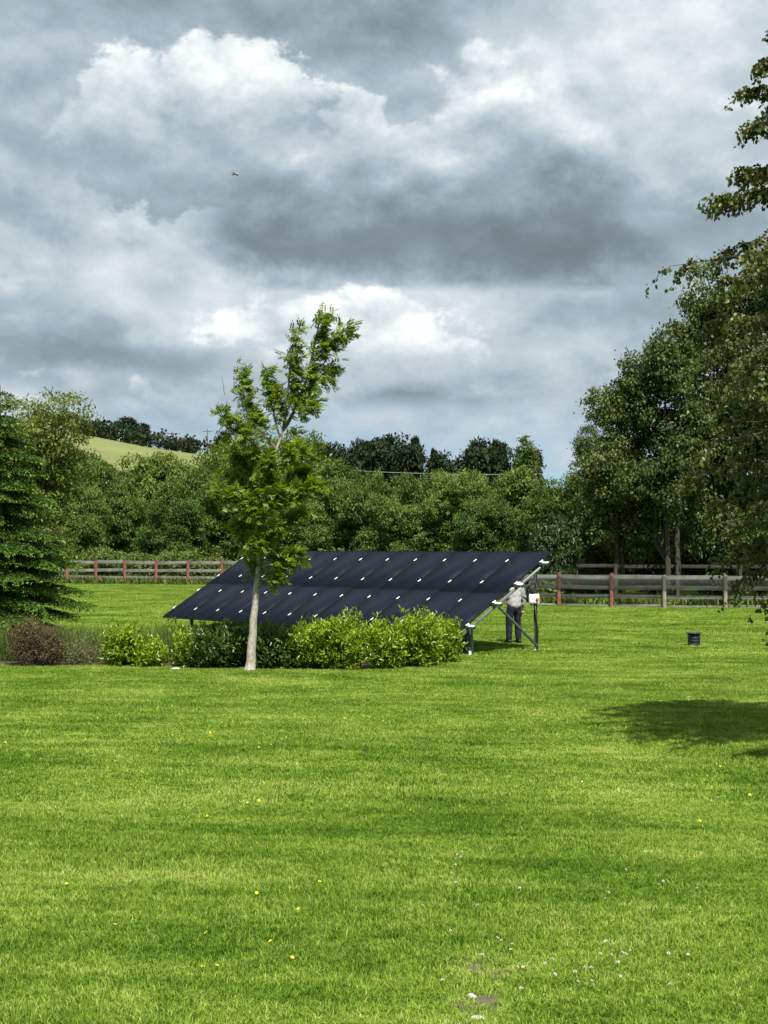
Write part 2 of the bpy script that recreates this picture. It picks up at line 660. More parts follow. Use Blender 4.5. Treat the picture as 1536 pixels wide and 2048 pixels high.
# planting bed under the shrubs (outline on the ground, front edge as mown)
bed_front = [gnd(x, y) for x, y in ((-160, 1332), (0, 1334), (120, 1336), (260, 1337), (400, 1340), (500, 1342), (600, 1342),
                                    (700, 1344), (790, 1341), (850, 1335), (895, 1326), (920, 1317))]
bed_front = [Vector((p.x, p.y + .28, p.z)) for p in bed_front]
bed_back = [(p.x + 0.25 * (i > 8), p.y + (1.9 if i < 8 else 1.5 - 0.3 * (i - 8)), 0) for i, p in enumerate(bed_front)]
bv = [(p.x, p.y, th(p.x, p.y) + 0.02) for p in bed_front] + [(q[0], q[1], th(q[0], q[1]) + 0.02) for q in bed_back]
nb = len(bed_front)
bed = link('planting_bed', new_mesh('planting_bed', bv, [np.array([[i, i + 1, nb + i + 1, nb + i] for i in range(nb - 1)])]), M_SOIL)
tag(bed, kind='structure')
BED_F = np.array([(p.x, p.y) for p in bed_front])
BED_B = np.array([(q[0], q[1]) for q in bed_back])


def in_bed(x, y, mrg=0.0):
    f = np.interp(x, BED_F[:, 0], BED_F[:, 1])
    b = np.interp(x, BED_B[:, 0], BED_B[:, 1])
    return (x > -14) & (x < BED_F[-1, 0]) & (y > f - mrg) & (y < b + mrg)


# bare earth: a scuffed spot by the camera, and a darker one by the birch with shade painted in
def patch(name, c, rx, ry, seed, mat):
    rng = np.random.default_rng(seed)
    an = np.linspace(0, 2 * np.pi, 20, endpoint=False)
    rr = 1 + rng.normal(0, 0.16, 20)
    V = [(c.x, c.y, th(c.x, c.y) + 0.012)] + [(c.x + math.cos(a) * rx * r, c.y + math.sin(a) * ry * r, th(c.x, c.y) + 0.006) for a, r in zip(an, rr)]
    T = np.array([[0, 1 + i, 1 + (i + 1) % 20] for i in range(20)])
    return tag(link(name, new_mesh(name, V, [T]), mat), kind='structure')


BARE = [(gnd(965, 1930), 0.13, 0.26), (gnd(958, 2010), 0.11, 0.16), (gnd(1500, 1378), 1.1, 1.2)]
patch('bare_earth', BARE[0][0], 0.17, 0.32, 3, M_BARE)
patch('bare_earth', BARE[1][0], 0.15, 0.2, 5, M_BARE)
patch('bare_earth', BARE[2][0], 1.2, 1.3, 4, M_SOIL)  # thin brown earth, darkened further to carry shading

# ------------------------------------------------------------------ grass blades (stuff, instanced turf tiles)
def turf_tile(name, size, n, hgt, wid, seed, tilt=0.45):
    rng = np.random.default_rng(seed)
    # blades stand in small tufts
    nt_ = max(8, n // 14)
    tc = rng.uniform(-size / 2, size / 2, (nt_, 2))
    k = rng.integers(0, nt_, n)
    b = tc[k] + rng.normal(0, 0.016 * max(1, wid / 0.004), (n, 2))
    tt = rng.uniform(0.65, 1.25, nt_)[k]
    h = hgt * tt * rng.uniform(0.55, 1.15, n)
    an = rng.uniform(0, 2 * np.pi, n)
    lean = rng.uniform(0.1, 1.0, n) * tilt + 0.15
    dirx, diry = np.cos(an), np.sin(an)
    w = wid * rng.uniform(0.6, 1.3, n) / 2
    fa = an + np.pi / 2 + rng.normal(0, 0.7, n)
    sx, sy = np.cos(fa) * w, np.sin(fa) * w
    z0 = np.zeros(n)
    mx, my, mz = b[:, 0] + dirx * h * lean * 0.35, b[:, 1] + diry * h * lean * 0.35, h * 0.62
    tx, ty, tz = b[:, 0] + dirx * h * lean, b[:, 1] + diry * h * lean, h * (1 - 0.25 * lean)
    V = np.stack([np.stack([b[:, 0] - sx, b[:, 1] - sy, z0 - 0.005], 1), np.stack([b[:, 0] + sx, b[:, 1] + sy, z0 - 0.005], 1),
                  np.stack([mx - sx * .8, my - sy * .8, mz], 1), np.stack([mx + sx * .8, my + sy * .8, mz], 1),
                  np.stack([tx, ty, tz], 1)], 1).reshape(-1, 3)
    i = np.arange(n)[:, None] * 5
    Q = i + np.array([[0, 1, 3, 2]])
    T = i + np.array([[2, 3, 4]])
    tone = np.clip(0.5 + rng.normal(0, 0.17, n) + rng.normal(0, 0.08, nt_)[k] + (rng.random(n) < 0.06) * 0.45, 0, 1)
    me = new_mesh(name, V, [Q, T], np.concatenate([tone, tone]))
    me.materials.append(M_BLADE)
    return me


def scatter(name, pts, rots, scl, idx, meshes, label=None):
    """one object whose vertices carry instances of turf tiles"""
    me = bpy.data.meshes.new(name)
    me.from_pydata([tuple(p) for p in pts], [], [])
    a = me.attributes.new('rot', 'FLOAT_VECTOR', 'POINT')
    a.data.foreach_set('vector', np.asarray(rots, np.float32).ravel())
    a = me.attributes.new('scl', 'FLOAT_VECTOR', 'POINT')
    a.data.foreach_set('vector', np.asarray(scl, np.float32).ravel())
    a = me.attributes.new('idx', 'INT', 'POINT')
    a.data.foreach_set('value', np.asarray(idx, np.int32))
    o = bpy.data.objects.new(name, me)
    COL.objects.link(o)
    src = bpy.data.collections.new(name + '_tiles')
    for k, m in enumerate(meshes):
        q = bpy.data.objects.new('%s_tile_%d' % (name, k), m)
        src.objects.link(q)
    g = bpy.data.node_groups.new(name + '_scatter', 'GeometryNodeTree')
    g.interface.new_socket('Geometry', in_out='INPUT', socket_type='NodeSocketGeometry')
    g.interface.new_socket('Geometry', in_out='OUTPUT', socket_type='NodeSocketGeometry')
    ni, no = g.nodes.new('NodeGroupInput'), g.nodes.new('NodeGroupOutput')
    ci = g.nodes.new('GeometryNodeCollectionInfo')
    ci.inputs['Collection'].default_value = src
    ci.inputs['Separate Children'].default_value = True
    ci.inputs['Reset Children'].default_value = True
    ip = g.nodes.new('GeometryNodeInstanceOnPoints')
    ip.inputs['Pick Instance'].default_value = True

    def attr(nm, ty):
        n = g.nodes.new('GeometryNodeInputNamedAttribute')
        n.data_type = ty
        n.inputs['Name'].default_value = nm
        return n.outputs['Attribute']
    g.links.new(ni.outputs[0], ip.inputs['Points'])
    g.links.new(ci.outputs[0], ip.inputs['Instance'])
    g.links.new(attr('idx', 'INT'), ip.inputs['Instance Index'])
    g.links.new(attr('rot', 'FLOAT_VECTOR'), ip.inputs['Rotation'])
    g.links.new(attr('scl', 'FLOAT_VECTOR'), ip.inputs['Scale'])
    g.links.new(ip.outputs[0], no.inputs[0])
    md = o.modifiers.new('scatter', 'NODES')
    md.node_group = g
    return tag(o, kind='stuff')


def lawn(name, y0, y1, step, meshes, seed, mrg, zs=(0.8, 1.2), ymax=None):
    rng = np.random.default_rng(seed)
    pts = []
    for y in np.arange(y0, y1, step):
        hw = y * 0.25 + mrg
        for x in np.arange(-hw, hw, step):
            pts.append((x + rng.uniform(-.2, .2) * step, y + rng.uniform(-.2, .2) * step))
    P = np.array(pts)
    keep = ~in_bed(P[:, 0], P[:, 1], -0.05)
    for c, rx, ry in BARE:
        d = ((P[:, 0] - c.x) / rx) ** 2 + ((P[:, 1] - c.y) / ry) ** 2
        keep &= (d > 1) | (rng.random(len(P)) < (0.35 if rx < 1 else 0.75))
    if ymax is not None:
        keep &= P[:, 1] < ymax(P[:, 0])
    P = P[keep]
    n = len(P)
    rot = np.zeros((n, 3))
    rot[:, 2] = rng.uniform(0, 2 * np.pi, n)
    # slow swells in the height of the sward
    s = rng.uniform(0.9, 1.15, n)
    hh = zs[0] + (zs[1] - zs[0]) * (0.5 + 0.5 * np.sin(P[:, 0] * 0.9 + 2 * np.sin(P[:, 1] * 0.5)) * np.cos(P[:, 1] * 0.8 + P[:, 0] * 0.2))
    scl = np.stack([s, s, hh * rng.uniform(0.85, 1.15, n)], 1)
    pts3 = np.column_stack([P, terrain(P[:, 0], P[:, 1])])
    return scatter(name, pts3, rot, scl, rng.integers(0, len(meshes), n), meshes)


FENCE_L = [(-26.0, 83.5), (-17.2, 81.8), (-8.4, 79.5), (1.5, 69.0), (6.5, 58.6)]
FENCE_R = [(6.5, 58.6), (12.4, 57.0), (16.8, 56.4), (22.5, 56.0)]
FL = np.array(FENCE_L + FENCE_R[1:])


def fence_y(x):
    return np.interp(x, FL[:, 0], FL[:, 1])


near_tiles = [turf_tile('turf_near', 0.36, 980, 0.048, 0.0046, 100 + k, 1.0) for k in range(5)]
mid_tiles = [turf_tile('turf_mid', 0.7, 2100, 0.045, 0.0068, 200 + k, 0.9) for k in range(4)]
far_tiles = [turf_tile('turf_far', 1.35, 3000, 0.042, 0.012, 300 + k, 0.9) for k in range(4)]
lawn('near_grass', 6.0, 15.0, 0.25, near_tiles, 1, 2.6)
lawn('middle_grass', 14.9, 34.0, 0.5, mid_tiles, 2, 3.5)
lawn('far_grass', 33.8, 84.0, 1.0, far_tiles, 3, 4.0, ymax=lambda x: np.where(x > 4, 72.0, fence_y(x) - 0.5))


# ------------------------------------------------------------------ foliage helpers
def unit(v):
    return v / (np.linalg.norm(v, axis=-1, keepdims=True) + 1e-9)


def leaves(pos, axis, L, W, rng, fold=0.15, six=False, roll=None):
    """leaf blades: base at pos, pointing along axis; four- or six-cornered, folded on the midrib"""
    n = len(pos)
    axis = unit(axis)
    ref = rng.normal(0, 1, (n, 3)) if roll is None else roll
    side = unit(np.cross(axis, ref))
    up = np.cross(side, axis)
    L = np.broadcast_to(L, (n,))[:, None]
    W = np.broadcast_to(W, (n,))[:, None]
    tip = pos + axis * L - up * L * 0.10
    if not six:
        m = pos + axis * L * 0.45
        l, r = m + side * W / 2 + up * W * fold, m - side * W / 2 + up * W * fold
        V = np.stack([pos, r, tip, l], 1).reshape(-1, 3)
        return V, np.arange(n * 4).reshape(n, 4)
    a, b = pos + axis * L * 0.28, pos + axis * L * 0.66
    V = np.stack([pos, a - side * W * .46 + up * W * fold, b - side * W * .40 + up * W * fold, tip,
                  b + side * W * .40 + up * W * fold, a + side * W * .46 + up * W * fold], 1).reshape(-1, 3)
    i = np.arange(n)[:, None] * 6
    Q = np.concatenate([i + np.array([[0, 1, 2, 3]]), i + np.array([[0, 3, 4, 5]])], 0)
    return V, Q


def leaf_mesh(name, V, Q, tone_leaf, six):
    tone = np.concatenate([tone_leaf, tone_leaf]) if six else tone_leaf
    return new_mesh(name, V, [Q], np.clip(tone, 0, 1))


def crown_points(rng, lobes, n, shell=0.22):
    """points spread through lobes (x,y,z,rx,ry,rz), most of them in the outer layer"""
    lo = np.array(lobes, float)
    wt = (lo[:, 3] * lo[:, 4] + lo[:, 4] * lo[:, 5] + lo[:, 3] * lo[:, 5])
    k = rng.choice(len(lo), n, p=wt / wt.sum())
    d = unit(rng.normal(0, 1, (n, 3)))
    r = np.clip(1 - np.abs(rng.normal(0, shell, n)), 0.1, 1.05)
    return lo[k, :3] + d * lo[k, 3:6] * r[:, None], d, k


def broadleaf(name, rng, lobes, n_clu, per, sig, L, W, mat, bark, trunk_r, base=(0, 0, 0), six=False, hang=0.25, n_limb=10,
              shell=0.2, lean=(0, 0), stems=1, gap=0.0):
    """a tree at the origin: trunk with limbs, crown of leaf clumps; returns its Empty"""
    root = empty(name, base)
    lo = np.array(lobes, float)
    top = lo[:, 2].max()
    mb = MB()
    cz = lo[:, 2].mean()
    for s_ in range(stems):
        off = rng.normal(0, 0.35, 2) if stems > 1 else np.zeros(2)
        hts = np.linspace(0, top * 0.92, 9)
        path = np.stack([off[0] + lean[0] * hts / top + rng.normal(0, 0.03 * top / 6, 9) * (hts > 0),
                         off[1] + lean[1] * hts / top + rng.normal(0, 0.03 * top / 6, 9) * (hts > 0), hts - 0.05], 1)
        mb.tube(path, np.interp(hts, [0, 0.08 * top, top], [trunk_r * 1.35, trunk_r, trunk_r * 0.18]), 8, jit=0.05, rng=rng)
    pts, d, k = crown_points(rng, lobes, n_clu, shell)
    if gap:
        g = rng.normal(0, 1, (6, 3))
        hole = np.sin(pts @ g.T * 1.3 + rng.uniform(0, 6, 6)).sum(1)
        keep = hole > np.quantile(hole, gap)
        pts, d, k = pts[keep], d[keep], k[keep]
    pts = pts[pts[:, 2] > 0.15]
    d = d[:len(pts)]
    for q in range(n_limb):
        t = pts[rng.integers(len(pts))] * np.array([.85, .85, .95])
        z0 = max(0.15 * top, t[2] * rng.uniform(0.35, 0.65))
        s0 = np.array([lean[0] * z0 / top, lean[1] * z0 / top, z0])
        m1 = s0 + (t - s0) * 0.5 + np.array([0, 0, 0.06 * top]) + rng.normal(0, 0.04 * top, 3)
        rr = trunk_r * (0.45 - 0.25 * z0 / top)
        mb.tube([s0, s0 + (m1 - s0) * .5, m1, (m1 + t) / 2 + rng.normal(0, .02 * top, 3), t], [rr, rr * .8, rr * .55, rr * .35, rr * .12], 5, cap=False)
    mb_o = link('trunk', new_mesh('trunk', np.concatenate(mb.V), [np.concatenate(mb.Q)] + ([np.concatenate(mb.T)] if mb.T else []), smooth=True), bark, root)
    n = len(pts) * per
    c = np.repeat(pts, per, 0)
    dd = np.repeat(d, per, 0)
    p = c + rng.normal(0, 1, (n, 3)) * np.array([sig, sig, sig * 0.42])
    ax = dd * 0.5 + rng.normal(0, 0.75, (n, 3)) + np.array([0, 0, -hang])
    rl = rng.normal(0, 0.42, (n, 3)) + np.array([0, 0, 0.75]) + dd * 0.6
    V, Q = leaves(p, ax, L * rng.uniform(.7, 1.25, n), W * rng.uniform(.7, 1.25, n), rng, 0.18, six, rl)
    tone = np.repeat(rng.normal(0.45, 0.22, len(pts)), per) + rng.normal(0, 0.12, n)
    link('crown', leaf_mesh('crown', V, Q, tone, six), mat, root)
    return root


def clone(src, name, loc, rz, sc):
    o = copy_tree(src)
    o.name = name
    o.location = loc
    o.rotation_euler = (0, 0, rz)
    o.scale = sc
    return o


L_HEDGE = leaf_mat('leaves_hedgerow', [(0.042, 0.070, 0.014), (0.078, 0.130, 0.024), (0.120, 0.188, 0.036), (0.195, 0.265, 0.068)], 0.32, 0.6, 0.22, 0.035)
L_WILLOW = leaf_mat('leaves_willow', [(0.085, 0.115, 0.020), (0.145, 0.190, 0.032), (0.21, 0.26, 0.048), (0.30, 0.33, 0.085)], 0.35, 0.5, 0.3, 0.02)
L_FRESH = leaf_mat('leaves_fresh', [(0.055, 0.095, 0.012), (0.090, 0.145, 0.018), (0.130, 0.195, 0.026), (0.18, 0.25, 0.04)], 0.35, 0.45, 0.4, 0.02)
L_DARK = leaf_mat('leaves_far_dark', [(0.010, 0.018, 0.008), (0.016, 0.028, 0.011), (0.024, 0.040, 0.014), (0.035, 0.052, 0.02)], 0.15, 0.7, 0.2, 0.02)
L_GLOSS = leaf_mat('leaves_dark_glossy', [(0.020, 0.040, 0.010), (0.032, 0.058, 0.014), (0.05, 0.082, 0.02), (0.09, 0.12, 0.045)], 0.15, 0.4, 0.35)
L_BIRCH = leaf_mat('leaves_birch', [(0.045, 0.060, 0.011), (0.072, 0.092, 0.017), (0.105, 0.130, 0.027), (0.22, 0.225, 0.09)], 0.28, 0.45, 0.4)
L_ALDER = leaf_mat('leaves_alder', [(0.036, 0.056, 0.012), (0.060, 0.090, 0.019), (0.090, 0.130, 0.030), (0.18, 0.205, 0.08)], 0.28, 0.5, 0.3, 0.02)
B_GREY = bark_mat('bark_grey', (0.06, 0.055, 0.045), (0.17, 0.16, 0.13))
B_DARK = bark_mat('bark_dark', (0.03, 0.026, 0.02), (0.085, 0.075, 0.06))
B_ROWAN = bark_mat('bark_pale', (0.22, 0.20, 0.16), (0.50, 0.46, 0.38), 14, 0.6)
B_BIRCH = bark_mat('bark_birch', (0.12, 0.10, 0.085), (0.55, 0.52, 0.47), 5, 5)

# ------------------------------------------------------------------ belt of trees behind the fence
def lobes_round(rng, R_, H, n, low=0.0, sz=1.0):
    lo = []
    for i in range(n):
        z = rng.uniform(0.16 + low, 0.86) * H
        w = R_ * (0.55 + 0.45 * math.sin(math.pi * min(1, (z / H) * 0.75 + 0.12)))
        a = rng.uniform(0, 2 * np.pi)
        q = rng.uniform(0.1, 0.62) * w
        s = rng.uniform(0.34, 0.55) * R_ * sz
        q = min(q / max(sz, .6), 0.8 * w)
        lo.append((math.cos(a) * q, math.sin(a) * q, z, s * rng.uniform(.9, 1.3), s * rng.uniform(.9, 1.3), s * rng.uniform(.7, 1.0)))
    lo.append((0, 0, H * 0.45, R_ * 0.6, R_ * 0.6, H * 0.40))
    return lo


protos = []
for k in range(4):
    rng = np.random.default_rng(40 + k)
    protos.append(broadleaf('hedgerow_tree', rng, lobes_round(rng, 3.0, 7.0, 34, -.08, .62), 1500, 26, 0.21, 0.19, 0.115, L_HEDGE, B_GREY, 0.14, n_limb=16, shell=0.10))
rng = np.random.default_rng(60)
p_fresh = broadleaf('leafy_tree', rng, lobes_round(rng, 3.0, 6.5, 12), 700, 24, 0.24, 0.24, 0.15, L_FRESH, B_DARK, 0.15)

# place in the photograph (pixel centre x, top y), distance, half width in pixels, prototype, label
BELT = [
    (205, 893, 92, 66, 0, 'grey-green hedgerow tree right of the yellowish tree at the left edge'),
    (300, 899, 95, 72, 1, 'rounded hedgerow tree just under the pale meadow on the hill'),
    (392, 908, 91, 66, 2, 'hedgerow tree behind the red fence posts, left of the young tree'),
    (470, 898, 96, 70, 3, 'hedgerow tree showing left of and behind the young pale-trunked tree'),
    (560, 925, 88, 66, 0, 'hedgerow tree directly behind the crown of the young pale-trunked tree'),
    (655, 915, 86, 66, 1, 'hedgerow tree above the left third of the solar panels'),
    (750, 925, 82, 62, 2, 'hedgerow tree rising over the middle of the solar panels'),
    (840, 930, 79, 58, 3, 'hedgerow tree below the far pointed pine'),
    (925, 935, 76, 60, 1, 'hedgerow tree over the right third of the solar panels'),
    (1015, 930, 73, 62, 0, 'hedgerow tree beneath the small upright tree on the skyline'),
    (1105, 938, 70, 60, 2, 'hedgerow tree above the top right corner of the solar panels'),
    (1185, 940, 68, 58, 3, 'hedgerow tree left of the tall alders behind the wire fence'),
    (118, 925, 96, 62, 1, 'hedgerow tree half hidden behind the yellowish willow'),
    (1270, 935, 78, 66, 0, 'hedgerow tree glimpsed between the stems of the left alders'),
    (1370, 930, 78, 70, 1, 'hedgerow tree behind the second wire-fence post and alders'),
    (1470, 930, 78, 70, 2, 'hedgerow tree behind the birch’s lower twigs'),
    (1570, 930, 78, 70, 3, 'hedgerow tree cut by the right edge behind the birch'),
    (160, 965, 87, 47, 1, 'low bushy tree behind the fence at the willow’s foot'),
    (1150, 1000, 70, 46, 1, 'low bushy tree between the dark bush and the alder stems'),
    (235, 950, 90, 51, 2, 'low bushy tree right behind the left stretch of fence'),
    (340, 990, 85.5, 55, 3, 'low bushy tree behind the fence posts near the panels’ left end'),
    (430, 960, 89, 53, 0, 'low bushy tree behind the fence where the panels hide it'),
    (590, 995, 82, 57, 1, 'low bushy tree behind the panels just right of the young tree'),
    (705, 948, 84, 55, 3, 'low bushy tree behind the panels at a third of their length'),
    (790, 985, 76.5, 55, 0, 'low bushy tree behind the middle of the panels’ top edge'),
    (880, 955, 79, 53, 2, 'low bushy tree behind the panels at two thirds of their length'),
    (975, 992, 70.5, 53, 1, 'low bushy tree behind the panels near their right end'),
    (1062, 962, 73, 49, 3, 'low bushy tree behind the top right corner of the panels'),
]
used = set()
for i, (px, py, Yd, hw, k, lab) in enumerate(BELT):
    p = pix(px, py, Yd)
    g0 = th(p.x, p.y)
    H = p.z - g0
    rx = hw / F_PX * Yd * 1.22
    sc = (rx / 3.0, rx / 3.0, H / 7.0 * 1.02)
    rr = random.Random(i * 7 + 1)
    if k not in used:
        o = protos[k]
        used.add(k)
        o.location, o.rotation_euler, o.scale = (p.x, p.y, g0), (0, 0, rr.uniform(0, 6.28)), sc
    else:
        o = clone(protos[k], 'hedgerow_tree', (p.x, p.y, g0), rr.uniform(0, 6.28), sc)
    tag(o, lab, 'tree', 'belt of trees behind the fence')

# rounded fresh-green tree standing up behind the belt, and the young poplar on the skyline
def put(o, px, py, Yd, hw, R0, H0, lab, grp=None, cat='tree', rz=0.0, base=None):
    p = pix(px, py, Yd)
    g0 = th(p.x, p.y) if base is None else base
    o.location = (p.x, p.y, g0)
    o.rotation_euler = (0, 0, rz)
    rx = hw / F_PX * Yd
    o.scale = (rx / R0, rx / R0, (p.z - g0) / H0)
    return tag(o, lab, cat, grp)


put(p_fresh, 622, 868, 118, 92, 3.0, 6.4, 'fresh green dome of a tree behind the belt, right of the young tree', 'trees beyond the belt')
o = clone(p_fresh, 'leafy_tree', (0, 0, 0), 0, (1, 1, 1))
put(o, 470, 888, 125, 80, 3.0, 6.4, 'green treetop behind the belt showing left of the young tree', 'trees beyond the belt', rz=2.0)
rng = np.random.default_rng(77)
pop = broadleaf('poplar_tree', rng, [(0, 0, 8.5, .62, .62, .9), (.1, 0, 7.4, .75, .7, .9), (-.15, 0, 6.4, .7, .7, .9), (0.1, 0.1, 9.2, .4, .4, .6), (.3, 0, 8.2, .5, .5, .6)],
                230, 22, 0.13, 0.13, 0.10, L_FRESH, B_GREY, 0.09, n_limb=9, shell=0.3)
put(pop, 1049, 874, 84, 27, 0.85, 9.7, 'small upright light green tree poking above the belt on the skyline')

# yellowish willow at the left edge
rng = np.random.default_rng(81)
wl = broadleaf('willow_tree', rng, lobes_round(rng, 3.2, 8.5, 20), 1500, 26, 0.22, 0.17, 0.085, L_WILLOW, B_GREY, 0.16, hang=0.5, n_limb=14, shell=0.2)
put(wl, 62, 800, 66, 142, 3.2, 8.2, 'yellowish green willow behind the dark conifer at the left edge', rz=0.6)
rng = np.random.default_rng(82)

# tall alders behind the wire fence on the right, stems showing under the crowns
p_ald = []
for k in range(2):
    rng = np.random.default_rng(90 + k)
    lo = []
    for i in range(28):
        z = rng.uniform(0.20, 0.93) * 11
        w = 2.6 * math.sin(math.pi * min(0.93, z / 11 * 0.8 + 0.12)) + 0.2
        a = rng.uniform(0, 6.28)
        q = rng.uniform(0.2, 0.85) * w
        s = rng.uniform(0.6, 1.05)
        lo.append((math.cos(a) * q, math.sin(a) * q, z, s, s, s * 1.1))
    lo += [(0, 0, 6.2, 1.5, 1.5, 3.3)]
    p_ald.append(broadleaf('alder_tree', rng, lo, 1500, 26, 0.21, 0.155, 0.125, L_ALDER, B_DARK, 0.15, n_limb=16, shell=0.2, stems=2, gap=0.1))
ALD = [(1238, 738, 64, 92, 0, 'tall alder at the left of the group behind the wire fence'),
       (1330, 640, 63, 110, 1, 'tall alder second from the left behind the wire fence'),
       (1440, 515, 66, 118, 0, 'tall alder right of the second wire-fence post, behind the birch'),
       (1195, 850, 74, 66, 1, 'lower alder at the back left of the tall group'),
       (1550, 470, 64, 125, 1, 'tall alder at the right edge behind the birch')]
for i, (px, py, Yd, hw, k, lab) in enumerate(ALD):
    o = p_ald[k] if i < 2 else clone(p_ald[k], 'alder_tree', (0, 0, 0), 0, (1, 1, 1))
    put(o, px, py, Yd, hw, 2.7, 10.9, lab, 'alders behind the wire fence', rz=1.3 * i)

# dark understorey behind the right fence
rng = np.random.default_rng(95)
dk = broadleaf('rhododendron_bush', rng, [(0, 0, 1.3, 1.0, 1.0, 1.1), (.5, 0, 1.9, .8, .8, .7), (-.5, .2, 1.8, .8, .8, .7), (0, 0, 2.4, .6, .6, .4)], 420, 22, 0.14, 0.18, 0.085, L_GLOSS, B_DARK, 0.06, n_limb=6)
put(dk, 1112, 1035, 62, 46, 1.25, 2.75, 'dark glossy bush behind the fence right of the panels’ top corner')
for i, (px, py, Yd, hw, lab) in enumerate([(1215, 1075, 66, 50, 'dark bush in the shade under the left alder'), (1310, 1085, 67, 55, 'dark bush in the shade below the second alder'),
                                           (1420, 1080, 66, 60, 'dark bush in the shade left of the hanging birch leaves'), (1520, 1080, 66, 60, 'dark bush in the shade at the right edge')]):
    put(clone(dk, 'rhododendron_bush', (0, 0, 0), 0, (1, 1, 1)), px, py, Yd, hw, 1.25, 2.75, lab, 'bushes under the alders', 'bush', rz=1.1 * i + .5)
dk['category'] = 'bush'

# ------------------------------------------------------------------ far hill: trees, hedges, poles, a farm shed
rng = np.random.default_rng(110)
f_round = broadleaf('hill_tree', rng, lobes_round(rng, 3.0, 6.0, 9), 260, 16, 0.35, 0.5, 0.34, L_DARK, B_DARK, 0.2, n_limb=5)


def pine(name, rng, H, R_, mat, bark, flat=False):
    root = empty(name, (0, 0, 0))
    mb = MB().tube([(0, 0, 0), (0.1, 0, H * .5), (0, 0, H)], [H * .03, H * .02, H * .006], 6)
    mb.build('trunk', bark, root)
    P, A = [], []
    for t in np.linspace(0.2, 0.98, 14):
        r = R_ * (1 - t) ** 0.8 + 0.15 * R_
        for q in range(9):
            a = rng.uniform(0, 6.28)
            for u in np.linspace(0.15, 1, 7):
                P.append((math.cos(a) * r * u, math.sin(a) * r * u, t * H + 0.12 * r * u + rng.normal(0, .05)))
                A.append((math.cos(a), math.sin(a), 0.5))
    P, A = np.repeat(np.array(P), 5, 0), np.repeat(np.array(A), 5, 0)
    P = P + rng.normal(0, 0.03 * H, P.shape)
    V, Q = leaves(P, A + rng.normal(0, .5, A.shape), 0.10 * H, 0.04 * H, rng)
    link('crown', leaf_mesh('crown', V, Q, rng.uniform(0, 1, len(P)), False), mat, root)
    return root


f_pine = pine('hill_pine', np.random.default_rng(111), 6.0, 1.9, L_DARK, B_DARK)
FAR_R = [(170, 843, 330, 24), (205, 848, 330, 26), (248, 840, 325, 28), (285, 851, 320, 20), (225, 858, 318, 24), (96, 832, 330, 16),
         (445, 868, 330, 20), (728, 889, 230, 26), (783, 882, 225, 46), (945, 905, 215, 40), (988, 890, 220, 34), (962, 890, 222, 30),
         (1000, 905, 210, 28), (1062, 905, 240, 24), (700, 905, 210, 30), (885, 915, 205, 34), (650, 895, 215, 40), (375, 880, 310, 26), (345, 884, 310, 20), (752, 894, 205, 40), (815, 898, 200, 34)]
FAR_L = ['hill tree at the left end of the dark clump on the hill', 'hill tree second in the dark clump on the hill', 'tallest rounded hill tree in the dark clump on the hill',
         'rounded hill tree at the right end of the dark clump on the hill', 'small hill tree in front of the tallest in the dark clump', 'small round tree beside the far left pole on the hill',
         'lone small dark tree on the hill, left of the young tree', 'dark rounded tree left of the wide one on the far skyline', 'wide dark tree left of the pointed pine on the far skyline',
         'lower dark tree left of the twin-topped ones on the far skyline', 'right one of the twin-topped dark trees on the far skyline', 'left one of the twin-topped dark trees on the far skyline',
         'low dark tree below the twin-topped ones on the far skyline', 'low dark tree behind the small upright light green tree', 'low far tree right of the fresh green dome',
         'low far tree right of the small pine on the skyline', 'far tree just behind the fresh green dome', 'dark bushy tree in the hill hedge right of the meadow', 'small bushy tree in the hill hedge above the meadow’s right end',
         'low far tree under the wide dark one', 'low far tree under the pointed pine']
for i, ((px, py, Yd, hw), lab) in enumerate(zip(FAR_R, FAR_L)):
    o = f_round if i == 0 else clone(f_round, 'hill_tree', (0, 0, 0), 0, (1, 1, 1))
    put(o, px, py, Yd, hw, 3.0, 5.9, lab, 'dark trees on the far skyline', rz=i * 1.7)
FAR_P = [(72, 826, 335, 14, 'pine at the left end of the hill skyline beside a pole'), (830, 884, 230, 18, 'pointed dark pine on the far skyline'), (868, 907, 225, 14, 'small pine right of the pointed one on the far skyline')]
for i, (px, py, Yd, hw, lab) in enumerate(FAR_P):
    o = f_pine if i == 0 else clone(f_pine, 'hill_pine', (0, 0, 0), 0, (1, 1, 1))
    put(o, px, py, Yd, hw, 1.9, 6.0, lab, 'pines on the far skyline', rz=i * 2.1)


